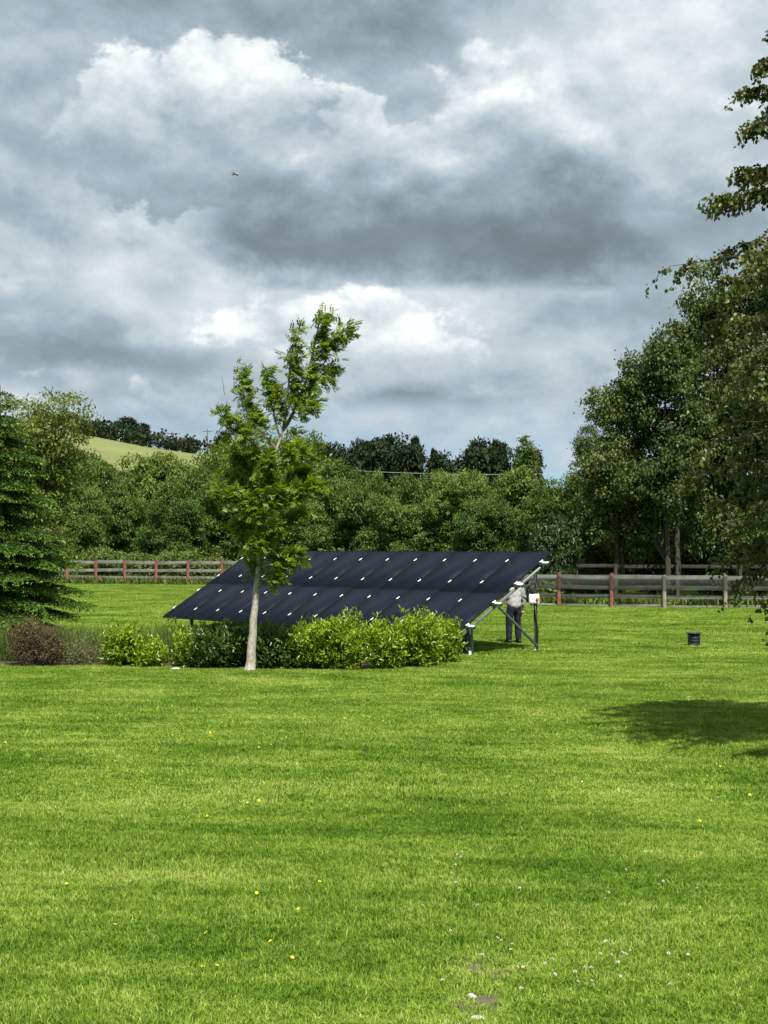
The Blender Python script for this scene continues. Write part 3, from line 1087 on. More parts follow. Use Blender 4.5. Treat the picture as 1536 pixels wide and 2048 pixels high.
def hedgerow(name, pts, h, w, lab, seed):
    """a far field hedge: one long low bank of leaves following the ground"""
    rng = np.random.default_rng(seed)
    root = empty(name, (pts[0][0], pts[0][1], th(*pts[0])))
    P = []
    for (a, b) in zip(pts[:-1], pts[1:]):
        n = int(math.hypot(b[0] - a[0], b[1] - a[1]) * 9)
        t = rng.random(n)
        x, y = a[0] + (b[0] - a[0]) * t + rng.normal(0, w / 3, n), a[1] + (b[1] - a[1]) * t + rng.normal(0, w / 3, n)
        hh = h * (0.75 + 0.35 * np.sin(t * 40 + a[0]) * np.sin(t * 17))
        P.append(np.stack([x, y, terrain(x, y) + rng.random(n) ** 0.6 * hh], 1))
    P = np.concatenate(P)
    P = np.repeat(P, 3, 0) + rng.normal(0, 0.25, (len(P) * 3, 3))
    V, Q = leaves(P, rng.normal(0, 1, P.shape), 0.75, 0.5, rng)
    V = V - np.array(root.location)
    link('foliage', leaf_mesh('foliage', V, Q, rng.uniform(0, 1, len(P)), False), L_DARK, root)
    mb = MB()
    for (a, b) in zip(pts[:-1], pts[1:]):
        for t in np.linspace(0, 1, 6):
            x, y = a[0] + (b[0] - a[0]) * t, a[1] + (b[1] - a[1]) * t
            mb.tube([(x, y, th(x, y) - .1), (x, y, th(x, y) + h * .7)], [.12, .05], 5)
    mb.build('stem', B_DARK, root)['kind'] = 'stuff'
    return tag(root, lab, 'hedge', 'field hedges on the hill')


def hill_pts(l):
    return [(math.tan(math.atan((px - 768) / F_PX)) * Y_, Y_) for px, Y_ in l]


hedgerow('field_hedge', hill_pts([(60, 302), (130, 300), (220, 296), (300, 292), (380, 288), (480, 285)]), 3.6, 2.2, 'dark hedge along the crest above the pale meadow', 5)
hedgerow('field_hedge', hill_pts([(110, 284), (200, 282), (300, 281), (390, 280)]), 3.2, 2.0, 'brownish lower hedge at the top edge of the pale meadow', 6)

M_POLE = mat_plain('pole_wood', (0.10, 0.085, 0.07), 0.9, var=0.2)
M_WIRE = mat_plain('wire_metal', (0.35, 0.36, 0.36), 0.5, 0.6, var=0.1)
for px, py, Yd, lab in ((97, 828, 320, 'utility pole beside the pines at the left of the hill'), (148, 842, 330, 'utility pole left of the dark clump of hill trees'),
                        (345, 863, 315, 'utility pole right of the dark clump of hill trees'), (415, 858, 310, 'utility pole nearest the young tree on the hill'),
                        (1071, 893, 190, 'utility pole beside the small upright light green tree')):
    p = pix(px, py, Yd)
    g0 = th(p.x, p.y)
    root = empty('utility_pole', (p.x, p.y, g0))
    MB().tube([(p.x, p.y, g0 - .3), (p.x, p.y, p.z)], [.17, .12], 8).build('pole', M_POLE, root)
    MB().bar((p.x - .9, p.y, p.z - .45), (p.x + .9, p.y, p.z - .45), .12, .14).build('crossarm', M_POLE, root)
    tag(root, lab, 'utility pole', 'poles on the skyline')
# the overhead wire in front of the far trees
a_, b_ = pix(560, 930, 190), pix(1300, 938, 186)
wp = [a_ + (b_ - a_) * t + Vector((0, 0, -0.9 * 4 * t * (1 - t))) for t in np.linspace(0, 1, 17)]
tag(MB().tube([tuple(q) for q in wp], 0.022, 5).build('overhead_wire', M_WIRE), 'thin overhead wire stretched above the belt of trees', 'wire')
# farm shed by the hill trees
p = pix(242, 872, 305)
g0 = th(p.x, p.y)
sh = empty('farm_shed', (p.x, p.y, g0))
M_WHITE = mat_plain('white_render', (0.72, 0.72, 0.70), 0.8, var=0.06)
MB().box((p.x, p.y, g0 + 1.1), (1.3, 1.6, 3.0)).build('wall', M_WHITE, sh)
MB().add([(p.x - .75, p.y - .95, g0 + 2.55), (p.x + .75, p.y - .95, g0 + 2.55), (p.x + .75, p.y + .95, g0 + 2.55), (p.x - .75, p.y + .95, g0 + 2.55),
          (p.x - .75, p.y, g0 + 2.95), (p.x + .75, p.y, g0 + 2.95)], [[0, 1, 5, 4], [2, 3, 4, 5], [0, 3, 2, 1]], [[0, 4, 3], [1, 2, 5]]).build('roof', mat_plain('shed_roof', (0.3, 0.3, 0.3), 0.7), sh)
tag(sh, 'tiny white farm shed among the dark hill trees', 'shed')

# ------------------------------------------------------------------ fences
M_FW = mat_plain('weathered_board', (0.13, 0.13, 0.11), 0.9, var=0.45, scale=2.5, bump=0.4)
M_FRED = mat_plain('red_brown_post', (0.135, 0.048, 0.034), 0.9, var=0.35, scale=5, bump=0.3)
M_FGREY = mat_plain('grey_post', (0.15, 0.14, 0.10), 0.9, var=0.35, scale=5, bump=0.3)


M_FSHADE = mat_plain('shade_dark_wood', (0.028, 0.025, 0.02), 0.9, var=0.35, scale=5, bump=0.3)  # rail wood darkened in its colour to stand for shade


def fence(name, posts, rails, post_mats, lab, top=1.24, seed=0, wid=0.13, rail_mat=None):
    rr = random.Random(seed)
    p0 = posts[len(posts) // 2]
    root = empty(name, (p0[0], p0[1], th(*p0)))
    for (x, y), pm in zip(posts, post_mats):
        g0 = th(x, y)
        mb = MB()
        t = top + rr.uniform(-.03, .05)
        ln = rr.uniform(-.02, .02)
        mb.bar((x, y, g0 - .15), (x + ln, y, g0 + t), wid, wid * .9, up=(0, 1, 0), bev=0.012)
        mb.build('post', pm, root)
    for a, b in zip(posts[:-1], posts[1:]):
        for h, w in rails:
            j0, j1 = rr.uniform(-.025, .025), rr.uniform(-.025, .025)
            g0, g1 = th(*a), th(*b)
            d = Vector((b[0] - a[0], b[1] - a[1], 0)).normalized()
            nrm = Vector((d.y, -d.x, 0))
            if nrm.y > 0:
                nrm = -nrm
            off = -nrm * (wid * .45 + .016)
            e = d * 0.012
            MB().bar((a[0] + off.x + e.x, a[1] + off.y + e.y, g0 + h + j0), (b[0] + off.x - e.x, b[1] + off.y - e.y, g1 + h + j1), .026, w, bev=.003).build('rail', rail_mat or M_FW, root)
    return tag(root, lab, 'fence')


def walk(line, step, start=0.0):
    P = np.array(line, float)
    seg = np.hypot(*np.diff(P, axis=0).T)
    cum = np.concatenate([[0], np.cumsum(seg)])
    s = np.arange(start, cum[-1] + 1e-6, step)
    return [(float(np.interp(q, cum, P[:, 0])), float(np.interp(q, cum, P[:, 1]))) for q in s]


# posts where the photograph shows them; hidden stretch behind the panels stepped evenly
left_posts = [(-26.0, 83.5), (-23.6, 83.0), (-21.4, 82.6), (-19.5, 82.2)]
for px, Yd in ((75, 81.9), (134, 81.5), (192, 81.2), (250, 80.8), (312, 80.3), (376, 79.9), (444, 79.4), (512, 78.6)):
    left_posts.append(((px - 768) / F_PX * Yd, Yd))
mid_posts = walk([left_posts[-1], (1.5, 69.0), (5.4, 59.3)], 2.2, 2.2)
right_posts = [((px - 768) / F_PX * Yd, Yd) for px, Yd in ((1012, 58.4), (1117, 57.9), (1222, 57.1), (1328, 56.6), (1450, 56.4), (1560, 56.2), (1670, 56.0))]
fence('board_fence', left_posts + mid_posts, [(1.13, .17), (.72, .16), (.36, .14)], [M_FRED] * (len(left_posts) + len(mid_posts)),
      'weathered board fence with red posts left of the solar panels', seed=3)
rf = fence('netting_fence', right_posts, [(1.10, .15), (.74, .13), (.40, .12), (.06, .10)], [M_FRED, M_FRED, M_FRED] + [M_FGREY] * 4,
           'rail and wire-netting fence with red and grey posts right of the panels', seed=5)
mb = MB()
for a, b in zip(right_posts[:-1], right_posts[1:]):
    L_ = math.hypot(b[0] - a[0], b[1] - a[1])
    d = Vector((b[0] - a[0], b[1] - a[1], 0)) / L_
    nrm = Vector((d.y, -d.x, 0))
    if nrm.y > 0:
        nrm = -nrm
    h0, h1 = 0.66, 1.17
    s = -0.51
    while s < L_:
        for sg in (1, -1):
            u0, u1, z0, z1 = s, s + .51, (h0 if sg > 0 else h1), (h1 if sg > 0 else h0)
            if u0 < 0:
                z0 += (z1 - z0) * (-u0) / .51
                u0 = 0
            if u1 > L_:
                z1 = z0 + (z1 - z0) * (L_ - u0) / max(1e-3, u1 - u0)
                u1 = L_
            g0 = th(a[0], a[1])
            q0 = Vector((a[0], a[1], 0)) + d * u0 + nrm * .075
            q1 = Vector((a[0], a[1], 0)) + d * u1 + nrm * .075
            if u1 - u0 > .02:
                mb.bar((q0.x, q0.y, g0 + z0), (q1.x, q1.y, g0 + z1), .005 if sg > 0 else .010, .005 if sg > 0 else .010)
        s += .075
    for hz_ in (.66, 1.17):
        q0, q1 = Vector((a[0], a[1], 0)) + nrm * .075, Vector((b[0], b[1], 0)) + nrm * .075
        mb.bar((q0.x, q0.y, th(*a) + hz_), (q1.x, q1.y, th(*b) + hz_), .008, .008)
nt_o = mb.build('wire_netting', mat_plain('galvanised_wire', (0.10, 0.105, 0.095), 0.6, 0.2, var=0.2), rf)
nt_o['kind'] = 'stuff'
# the far paddock rail, its shade put into the near-black wood colour
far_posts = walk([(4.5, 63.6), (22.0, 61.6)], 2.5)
fence('paddock_fence', far_posts, [(1.38, .14), (.95, .13)], [M_FSHADE] * len(far_posts), 'shaded rail fence farther back under the alders', top=1.5, seed=9, rail_mat=M_FSHADE)


# brambles and undergrowth right behind the board fence: one continuous bank
def bank(name, line, h, w, n, L, W, mat, lab, seed):
    rng = np.random.default_rng(seed)
    P = np.array(walk(line, .05))
    root = empty(name, (P[0][0], P[0][1], th(*P[0])))
    i = rng.integers(0, len(P), n)
    hh = h * (.72 + .28 * np.sin(i * .05 * .9) * np.sin(i * .05 * .37 + 1) + .12 * np.sin(i * .05 * 2.9))
    c = np.stack([P[i, 0] + rng.normal(0, w / 2.5, n), P[i, 1] + rng.normal(0, w / 2.5, n), np.zeros(n)], 1)
    c[:, 2] = terrain(c[:, 0], c[:, 1]) + np.sqrt(rng.random(n)) * hh
    c = np.repeat(c, 14, 0) + rng.normal(0, 1, (n * 14, 3)) * np.array([.16, .16, .08])
    m = len(c)
    V, Q = leaves(c, rng.normal(0, .7, (m, 3)) + np.array([0, -.3, 0]), L * rng.uniform(.7, 1.2, m), W, rng, .15, False, np.array([0, -.3, .8]) + rng.normal(0, .4, (m, 3)))
    link('foliage', leaf_mesh('foliage', V - np.array(root.location), Q, np.repeat(rng.normal(.42, .15, n), 14) + rng.normal(0, .1, m), False), mat, root)
    mb = MB()
    for k in range(0, len(P), 30):
        x, y = P[k]
        mb.tube([(x, y, th(x, y) - .05), (x + .1, y, th(x, y) + h * .6)], [.02, .008], 4, cap=False)
    mb.build('stem', B_DARK, root)['kind'] = 'stuff'
    return tag(root, lab, 'hedge')


bank('bramble_hedge', [(-26, 85.4), (-17.2, 83.6), (-8.0, 81.4), (2.2, 70.6), (6.3, 61.6)], 1.7, 1.3, 3600, .17, .11, L_HEDGE, 'continuous bank of brambles right behind the board fence', 71)

# ------------------------------------------------------------------ solar array
AZ, TILT = R(50.9), R(31.1)
BR = Vector((1.56, 34.9, 0.49))
PW, PH = 1.154, 3.71 / 2
ax_r = Vector((math.cos(AZ), -math.sin(AZ), 0))
ax_s = Vector((math.sin(AZ) * math.cos(TILT), math.cos(AZ) * math.cos(TILT), math.sin(TILT)))
ax_n = ax_r.cross(ax_s)
MA = Matrix((ax_r, ax_s, ax_n)).transposed().to_4x4()
MA.translation = BR


def arr(x, y, z=0.0):
    return MA @ Vector((x, y, z))


def mat_panel():
    m, nt, b, o = mat_new('panel_glass')
    sp = nt.nodes.new('ShaderNodeSeparateXYZ')
    nt.links.new(coord(nt), sp.inputs[0])
    x, y = E_(nt, sp.outputs[0]), E_(nt, sp.outputs[1])

    def lines(v, pitch, w):
        return ((v / pitch)._m('FRACT') - 0.5)._m('ABSOLUTE').smooth(0.5 - w / pitch, 0.5 - w / pitch * .4)
    g = lines(x, 0.182, 0.003).max(lines(y, 0.0915, 0.003))
    bus = lines(x, 0.0182, 0.0010) * 0.35
    cellv = noise(nt, vec(nt, (x / 0.182)._m('FLOOR'), (y / 0.0915)._m('FLOOR'), 0.0), 3.1, 0) 
    dust = noise(nt, world_pos(nt), 1.3, 6, 0.7)
    c0 = mixc(nt, (cellv * 0.6 + dust * 0.4).clamp(), (0.0060, 0.0078, 0.0150), (0.0115, 0.0140, 0.0240))
    c1 = mixc(nt, (g * 0.5 + bus).clamp(), c0, (0.034, 0.039, 0.054))
    nt.links.new(c1, b.inputs['Base Color'])
    nt.links.new((dust * 0.10 + 0.36).k, b.inputs['Roughness'])
    b.inputs['Specular IOR Level'].default_value = 0.10
    b.inputs['IOR'].default_value = 1.22
    return m


M_GLASS = mat_panel()
M_FRAME = mat_plain('black_anodised', (0.009, 0.009, 0.012), 0.7, 0.0, var=0.2, spec=0.15)
M_GALV = mat_plain('galvanised_steel', (0.13, 0.165, 0.155), 0.5, 0.45, var=0.22, scale=9)
M_ALU = mat_plain('bare_aluminium', (0.80, 0.80, 0.79), 0.45, 0.15, var=0.06)
M_BLACK = mat_plain('black_plastic', (0.016, 0.016, 0.018), 0.45, var=0.3, scale=8)

array = empty('solar_array', (BR.x, BR.y, th(BR.x, BR.y)))
tag(array, 'large tilted array of black solar panels on a steel frame', 'solar array')
INV = Matrix.Translation(-array.location)
# one panel: laminate with the frame round it as a sub-part
gw, gh = PW - 0.016, PH - 0.016
pm = MB().box((-PW / 2, PH / 2, -0.012), (gw - 0.022, gh - 0.022, 0.012))
me_lam = new_mesh('panel', np.concatenate(pm.V), [np.concatenate(pm.Q)])
me_lam.materials.append(M_GLASS)
fr = MB()
t_ = 0.011
fr.box((-PW / 2, 0.008 + t_ / 2, -0.018), (gw, t_, 0.034)).box((-PW / 2, PH - 0.008 - t_ / 2, -0.018), (gw, t_, 0.034))
fr.box((-PW + 0.008 + t_ / 2, PH / 2, -0.018), (t_, gh - 2 * t_, 0.034)).box((-0.008 - t_ / 2, PH / 2, -0.018), (t_, gh - 2 * t_, 0.034))
me_fr = new_mesh('panel_frame', np.concatenate(fr.V), [np.concatenate(fr.Q)])
me_fr.materials.append(M_FRAME)
prr = random.Random(4)
for row in range(2):
    for c in range(11):
        M = INV @ MA @ Matrix.Translation((-c * PW, row * PH, prr.uniform(-.002, .002))) @ Matrix.Rotation(R(prr.uniform(-.12, .12)), 4, 'X') @ Matrix.Rotation(R(prr.uniform(-.1, .1)), 4, 'Y')
        po = link('panel', me_lam, None, array, M)
        link('panel_frame', me_fr, None, po)
ROWS = (0.49, 1.46, 2.28, 3.26)
cl = MB().box((0, 0, 0.006), (0.036, 0.105, 0.012), bev=0.003)
cl.box((0, 0, -0.015), (0.014, 0.06, 0.03))
me_cl = new_mesh('clamp', np.concatenate(cl.V), [np.concatenate(cl.Q), np.concatenate(cl.T)])
me_cl.materials.append(M_ALU)
for v in ROWS:
    for u in range(12):
        link('clamp', me_cl, None, array, INV @ MA @ Matrix.Translation((-u * PW + (0.018 if u == 0 else -0.018 if u == 11 else 0), v, 0)))
for v in ROWS:                                   # purlins run the whole length and stick out at the ends
    b_ = MB().bar(arr(-11 * PW - 0.20, v, -0.075), arr(0.235, v, -0.075), 0.055, 0.07, up=ax_n, bev=.006)
    b_.build('purlin', M_GALV, array)
    e_ = MB().bar(arr(0.02, v - .005, -0.032), arr(0.24, v - .005, -0.032), 0.062, 0.012, up=ax_n)
    e_.box((0, 0, 0), (0.05, 0.06, 0.045), MA @ Matrix.Translation((0.035, v, -0.008)), bev=.004)
    e_.build('end_clamp', M_ALU, array)
for k, u in enumerate((0.03, 2.1, 4.15, 6.25, 8.3, 10.4)):
    x = -u * PW
    MB().bar(arr(x, 0.30, -0.145), arr(x, 3.35, -0.145), 0.04, 0.065, up=ax_n, bev=.006).build('rafter', M_GALV, array)
    f_t, r_t, b_t = arr(x, 0.56, -0.19), arr(x, 2.98, -0.19), arr(x, 1.52, -0.19)
    gf, gr = th(f_t.x, f_t.y), th(r_t.x, r_t.y)
    MB().bar((f_t.x, f_t.y, gf - .1), f_t + Vector((0, 0, .05)), .10, .06, up=ax_r, bev=.006).build('front_leg', M_GALV, array)
    rl = MB().bar((r_t.x, r_t.y, gr - .1), r_t + Vector((0, 0, .05)), .075, .055, up=ax_r, bev=.006).build('rear_leg', M_GALV, array)
    o_ = ax_r * 0.068
    MB().bar(Vector((r_t.x, r_t.y, gr + .12)) + o_, b_t + o_, .055, .04, up=ax_r, bev=.004).build('brace', M_GALV, array)
    for q, g_ in ((f_t, gf), (r_t, gr)):
        MB().box((q.x - .02, q.y - .05, g_ + .045), (.05, .02, .11), bev=.005).box((q.x - .03, q.y - .09, g_ + .03), (.08, .09, .010)).build('foot_bracket', M_ALU, array)
# black upright box behind the first front leg
q = arr(-0.35, 0.80, 0)
MB().box((q.x, q.y, th(q.x, q.y) + .28), (.14, .10, .50), bev=.01).build('black_box', M_BLACK, array)

# switch box on the right rear leg
r_t = arr(-0.03 * PW, 2.98, -0.19)
bz = pix(1060, 1197, r_t.y).z
sb = empty('isolator_box', (r_t.x, r_t.y - 0.07, bz - 0.11))
M_BOX = mat_plain('white_enclosure', (0.78, 0.77, 0.73), 0.5, var=0.05)
MB().box((r_t.x - .04, r_t.y - .09, bz), (.24, .10, .22), bev=.012).build('enclosure', M_BOX, sb)
MB().box((r_t.x - .04, r_t.y - .146, bz), (.20, .014, .18), bev=.005).build('lid', M_BOX, sb)
dsk = MB()
an = np.linspace(0, 2 * np.pi, 20, endpoint=False)
V = np.concatenate([np.stack([r_t.x + .03 + np.cos(an) * .043, np.full(20, y_), bz - .01 + np.sin(an) * .043], 1) for y_ in (r_t.y - .153, r_t.y - .171)] + [[(r_t.x + .03, r_t.y - .172, bz - .01)]])
dsk.add(V, [[i, (i + 1) % 20, 20 + (i + 1) % 20, 20 + i] for i in range(20)], [[20 + i, 20 + (i + 1) % 20, 40] for i in range(20)])
dsk.box((r_t.x + .03, r_t.y - .182, bz - .01), (.018, .022, .075), bev=.004)
dsk.build('rotary_switch', mat_plain('orange_switch', (0.72, 0.16, 0.05), 0.45, var=0.1), sb)
for dx_ in (-.10, -.04, .02):
    MB().tube([(r_t.x + dx_, r_t.y - .09, bz - .105), (r_t.x + dx_, r_t.y - .09, bz - .16)], .014, 8).build('cable_gland', M_BLACK, sb)
tag(sb, 'white switch box with an orange dial fixed to the right rear leg', 'switch box')
# black cable down the leg and the bunch of leads under the panels
cb = empty('power_cable', (r_t.x, r_t.y - .1, th(r_t.x, r_t.y)))
tz = th(r_t.x, r_t.y)
MB().tube([(r_t.x - .02, r_t.y - .09, bz - .15), (r_t.x + .01, r_t.y - .07, bz - .5), (r_t.x + .05, r_t.y - .06, bz - .8), (r_t.x + .035, r_t.y - .06, tz + .1), (r_t.x + .03, r_t.y - .06, tz - .03)], .02, 8).build('conduit', M_BLACK, cb, smooth=True)
h = arr(-0.02, 2.78, -0.25)
MB().tube([(r_t.x - .10, r_t.y - .09, bz - .14), (r_t.x - .30, r_t.y - .04, bz + .05), (h.x - .1, h.y, h.z - .45), (h.x - .12, h.y, h.z - .15), (h.x, h.y, h.z)], .016, 8).build('lead', M_BLACK, cb, smooth=True)
MB().tube([(r_t.x - .04, r_t.y - .09, bz - .14), (r_t.x - .16, r_t.y - .1, bz - .02), (r_t.x - .2, r_t.y - .05, bz + .3), (h.x + .1, h.y, h.z - .1)], .014, 8).build('lead', M_BLACK, cb, smooth=True)
tag(cb, 'black cable running down the right rear leg from the switch box', 'cable')
jb = empty('connector_bunch', tuple(h))
for k, (a, b, c) in enumerate(((-.05, 0, -.12), (.07, .02, -.05), (.02, -.03, -.2), (-.12, .03, -.02))):
    MB().box((h.x + a, h.y + b, h.z + c), (.10, .07, .12 + .05 * (k == 2)), bev=.02).build('connector', M_BLACK, jb)
for k in range(4):
    s_ = random.Random(k)
    MB().tube([(h.x - .1 + .07 * k, h.y, h.z - .05), (h.x - .15 + .09 * k, h.y - .03, h.z - .28 - .05 * s_.random()), (h.x - .05 + .05 * k, h.y, h.z - .36), (h.x + .06, h.y, h.z - .1)], .012, 6).build('lead', M_BLACK, jb, smooth=True)
tag(jb, 'bunch of black connectors hanging under the panels beside the man', 'connectors')

# ------------------------------------------------------------------ the man behind the array
def skin(name, verts, edges, radii, root=0, sub=2):
    me = bpy.data.meshes.new(name)
    me.from_pydata(verts, edges, [])
    o = bpy.data.objects.new(name, me)
    COL.objects.link(o)
    sk = o.modifiers.new('skin', 'SKIN')
    sk.use_smooth_shade = True
    for i, r_ in enumerate(radii):
        v = me.skin_vertices[0].data[i]
        v.radius = r_ if isinstance(r_, tuple) else (r_, r_)
        v.use_root = (i == root)
    sb_ = o.modifiers.new('sub', 'SUBSURF')
    sb_.levels = sb_.render_levels = sub
    dg = bpy.context.evaluated_depsgraph_get()
    m2 = bpy.data.meshes.new_from_object(o.evaluated_get(dg))
    bpy.data.objects.remove(o)
    m2.name = name
    return m2


man_p = gnd(1028, 1287)
man = empty('person', tuple(man_p), R(28))
man.scale = (1.03, 1.03, 1.04)
tag(man, 'person in grey sweatshirt and dark trousers standing behind the panels', 'person')
M_SKIN = mat_plain('skin', (0.50, 0.30, 0.21), 0.6, var=0.1)
M_SWEAT = mat_plain('grey_sweatshirt', (0.42, 0.42, 0.41), 0.95, var=0.10, scale=10, bump=0.3)
M_TROU = mat_plain('dark_trousers', (0.010, 0.012, 0.022), 0.9, var=0.3, scale=10, bump=0.3)
M_SHOE = mat_plain('dark_shoes', (0.02, 0.019, 0.018), 0.6, var=0.3)
M_HAIR = mat_plain('short_hair', (0.14, 0.12, 0.10), 0.9, var=0.4, scale=30)
# person-local: x right, y forward, z up
bvs = [(0, 0, .96), (0, .01, 1.15), (0, .0, 1.34), (0, .0, 1.44), (0, .03, 1.52), (0, .06, 1.60), (0, .07, 1.68),
       (.11, 0, .90), (.13, .03, .50), (.14, -.01, .09), (.15, .12, .03),
       (-.11, 0, .90), (-.12, .04, .50), (-.13, .02, .09), (-.15, .15, .03),
       (.19, 0, 1.40), (.275, .0, 1.12), (.30, .05, .87), (.305, .08, .79),
       (-.19, .02, 1.40), (-.25, .14, 1.15), (-.18, .36, 1.25), (-.16, .44, 1.30)]
bed_ = [(0, 1), (1, 2), (2, 3), (3, 4), (4, 5), (5, 6), (0, 7), (7, 8), (8, 9), (9, 10), (0, 11), (11, 12), (12, 13), (13, 14),
        (3, 15), (15, 16), (16, 17), (17, 18), (3, 19), (19, 20), (20, 21), (21, 22)]
brr = [(.13, .10), (.125, .095), (.13, .09), (.085, .07), (.055, .055), (.085, .10), (.075, .095),
       .085, .06, .04, .035, .085, .06, .04, .035, .06, .045, .036, .034, .06, .045, .036, .034]
body_m = skin('body', bvs, bed_, brr)
# face and hands joined to the body mesh
hb = MB()
for sx in (-1, 1):
    base = np.array((.305, .085, .785)) if sx > 0 else np.array((-.16, .45, 1.30))
    dn = np.array((0, .25, -1.0)) if sx > 0 else np.array((.1, .9, .25))
    dn = dn / np.linalg.norm(dn)
    sd = np.array((0, 1.0, .25)) if sx > 0 else np.array((1.0, -.1, 0))
    hb.tube([base - dn * .03, base + dn * .03, base + dn * .085], [.030, .040, .036], 8)
    for k, (o_, ln) in enumerate(((-.030, .060), (-.010, .072), (.010, .068), (.028, .055))):
        a0 = base + dn * .08 + sd * o_
        cu = np.array((-.35 * sx, 0, 0)) if sx > 0 else np.array((0, 0, -.4))
        hb.tube([a0, a0 + dn * ln * .55, a0 + (dn + cu) * ln * .95], [.0095, .009, .007], 6)
    a0 = base + dn * .02 + sd * .036
    hb.tube([a0, a0 + sd * .028 + dn * .03, a0 + sd * .03 + dn * .062], [.011, .0105, .008], 6)
hb.tube([(0, .135, 1.645), (0, .172, 1.618), (0, .15, 1.60)], [.008, .014, .010], 6)          # nose
for sx in (-1, 1):
    hb.tube([(.087 * sx, .045, 1.60), (.098 * sx, .035, 1.63), (.090 * sx, .045, 1.66)], [.010, .016, .010], 6)   # ears
    hb.tube([(.030 * sx, .142, 1.638), (.032 * sx, .150, 1.638)], [.011, .006], 6)                                   # eyes
hb.tube([(-.026, .148, 1.575), (0, .158, 1.575), (.026, .148, 1.575)], [.004, .007, .004], 6)                        # mouth
bm_ = bmesh.new()
bm_.from_mesh(body_m)
hm = new_mesh('tmp', np.concatenate(hb.V), [np.concatenate(hb.Q), np.concatenate(hb.T)], smooth=True)
bm_.from_mesh(hm)
bm_.to_mesh(body_m)
bm_.free()
link('body', body_m, M_SKIN, man)
sw_v = [(0, 0, .80), (0, .01, 1.02), (0, .01, 1.24), (0, .0, 1.39), (0, .015, 1.50),
        (.17, 0, 1.40), (.275, .0, 1.12), (.298, .045, .885), (-.17, .02, 1.40), (-.255, .14, 1.15), (-.18, .34, 1.24)]
sw_e = [(0, 1), (1, 2), (2, 3), (3, 4), (3, 5), (5, 6), (6, 7), (3, 8), (8, 9), (9, 10)]
sw_r = [(.195, .165), (.205, .175), (.215, .175), (.205, .165), (.10, .10), .115, .078, .056, .115, .078, .056]
sm = skin('sweatshirt', sw_v, sw_e, sw_r, sub=3)
rg = np.random.default_rng(8)                              # folds in the cloth
co = np.empty(len(sm.vertices) * 3)
sm.vertices.foreach_get('co', co)
co = co.reshape(-1, 3)
fo = 0.006 * np.sin(co[:, 2] * 46 + 9 * co[:, 0] + 3 * np.sin(co[:, 0] * 22)) + 0.004 * np.sin(co[:, 0] * 55 + co[:, 2] * 20)
ctr = np.stack([np.clip(co[:, 0], -.1, .1), np.zeros(len(co)), co[:, 2]], 1)
co += unit(co - ctr) * fo[:, None] * (co[:, 2] < 1.38)[:, None]
sm.vertices.foreach_set('co', co.ravel())
link('sweatshirt', sm, M_SWEAT, man)
tr_v = [(0, 0, 1.04), (0, -.005, .92), (.105, 0, .84), (.125, .03, .50), (.135, -.005, .03), (-.105, 0, .84), (-.12, .04, .50), (-.13, .02, .03)]
tr_e = [(0, 1), (1, 2), (2, 3), (3, 4), (1, 5), (5, 6), (6, 7)]
tr_r = [(.15, .12), (.165, .135), (.105, .115), (.085, .09), (.075, .08), (.105, .115), (.085, .09), (.075, .08)]
tm = skin('trousers', tr_v, tr_e, tr_r, sub=3)
co = np.empty(len(tm.vertices) * 3)
tm.vertices.foreach_get('co', co)
co = co.reshape(-1, 3)
co[:, 1] += 0.003 * np.sin(co[:, 2] * 38 + co[:, 0] * 12)
tm.vertices.foreach_set('co', co.ravel())
link('trousers', tm, M_TROU, man)
for sx, yo in ((1, 0.0), (-1, .03)):
    x0 = .137 * sx
    mb = MB()
    prof = [(-.09, .035, .05), (-.06, .045, .06), (0, .048, .062), (.08, .05, .045), (.15, .045, .036), (.185, .025, .025)]
    mb.tube([(x0, yo + y_, z_) for y_, w_, z_ in prof], [w_ for y_, w_, z_ in prof], 10)
    link('shoe', new_mesh('shoe', np.concatenate(mb.V) * (1, 1, 0.95), [np.concatenate(mb.Q), np.concatenate(mb.T)], smooth=True), M_SHOE, man)
mb = MB()
mb.tube([(0, .045, 1.59), (0, .045, 1.66), (0, .055, 1.735), (0, .06, 1.765)], [.094, .104, .088, .03], 14)
link('hair', new_mesh('hair', np.concatenate(mb.V) - np.array((0, .015, 0)), [np.concatenate(mb.Q), np.concatenate(mb.T)], smooth=True), M_HAIR, man)

# ------------------------------------------------------------------ black cable drum on the lawn
p = gnd(1388, 1292)
dr = empty('cable_drum', tuple(p))
MB().lathe([(0, .02), (.155, .02), (.155, .05), (.15, .055), (.15, .11), (.158, .12), (.158, .135), (.15, .145), (.15, .18), (.158, .19), (.158, .205), (.15, .215), (.15, .31), (0, .31)], p, 28).build('barrel', M_BLACK, dr, smooth=False)
MB().lathe([(0, .31), (.19, .31), (.198, .318), (.198, .332), (.19, .338), (.05, .338), (.045, .325), (0, .325)], p, 32).build('top_flange', mat_plain('scuffed_black', (.05, .05, .052), .35, var=.4), dr)
MB().lathe([(0, .0), (.165, .0), (.168, .008), (.165, .018), (0, .018)], p, 28).build('base_flange', M_BLACK, dr)
tag(dr, 'black plastic cable drum standing upright on the lawn', 'cable drum')

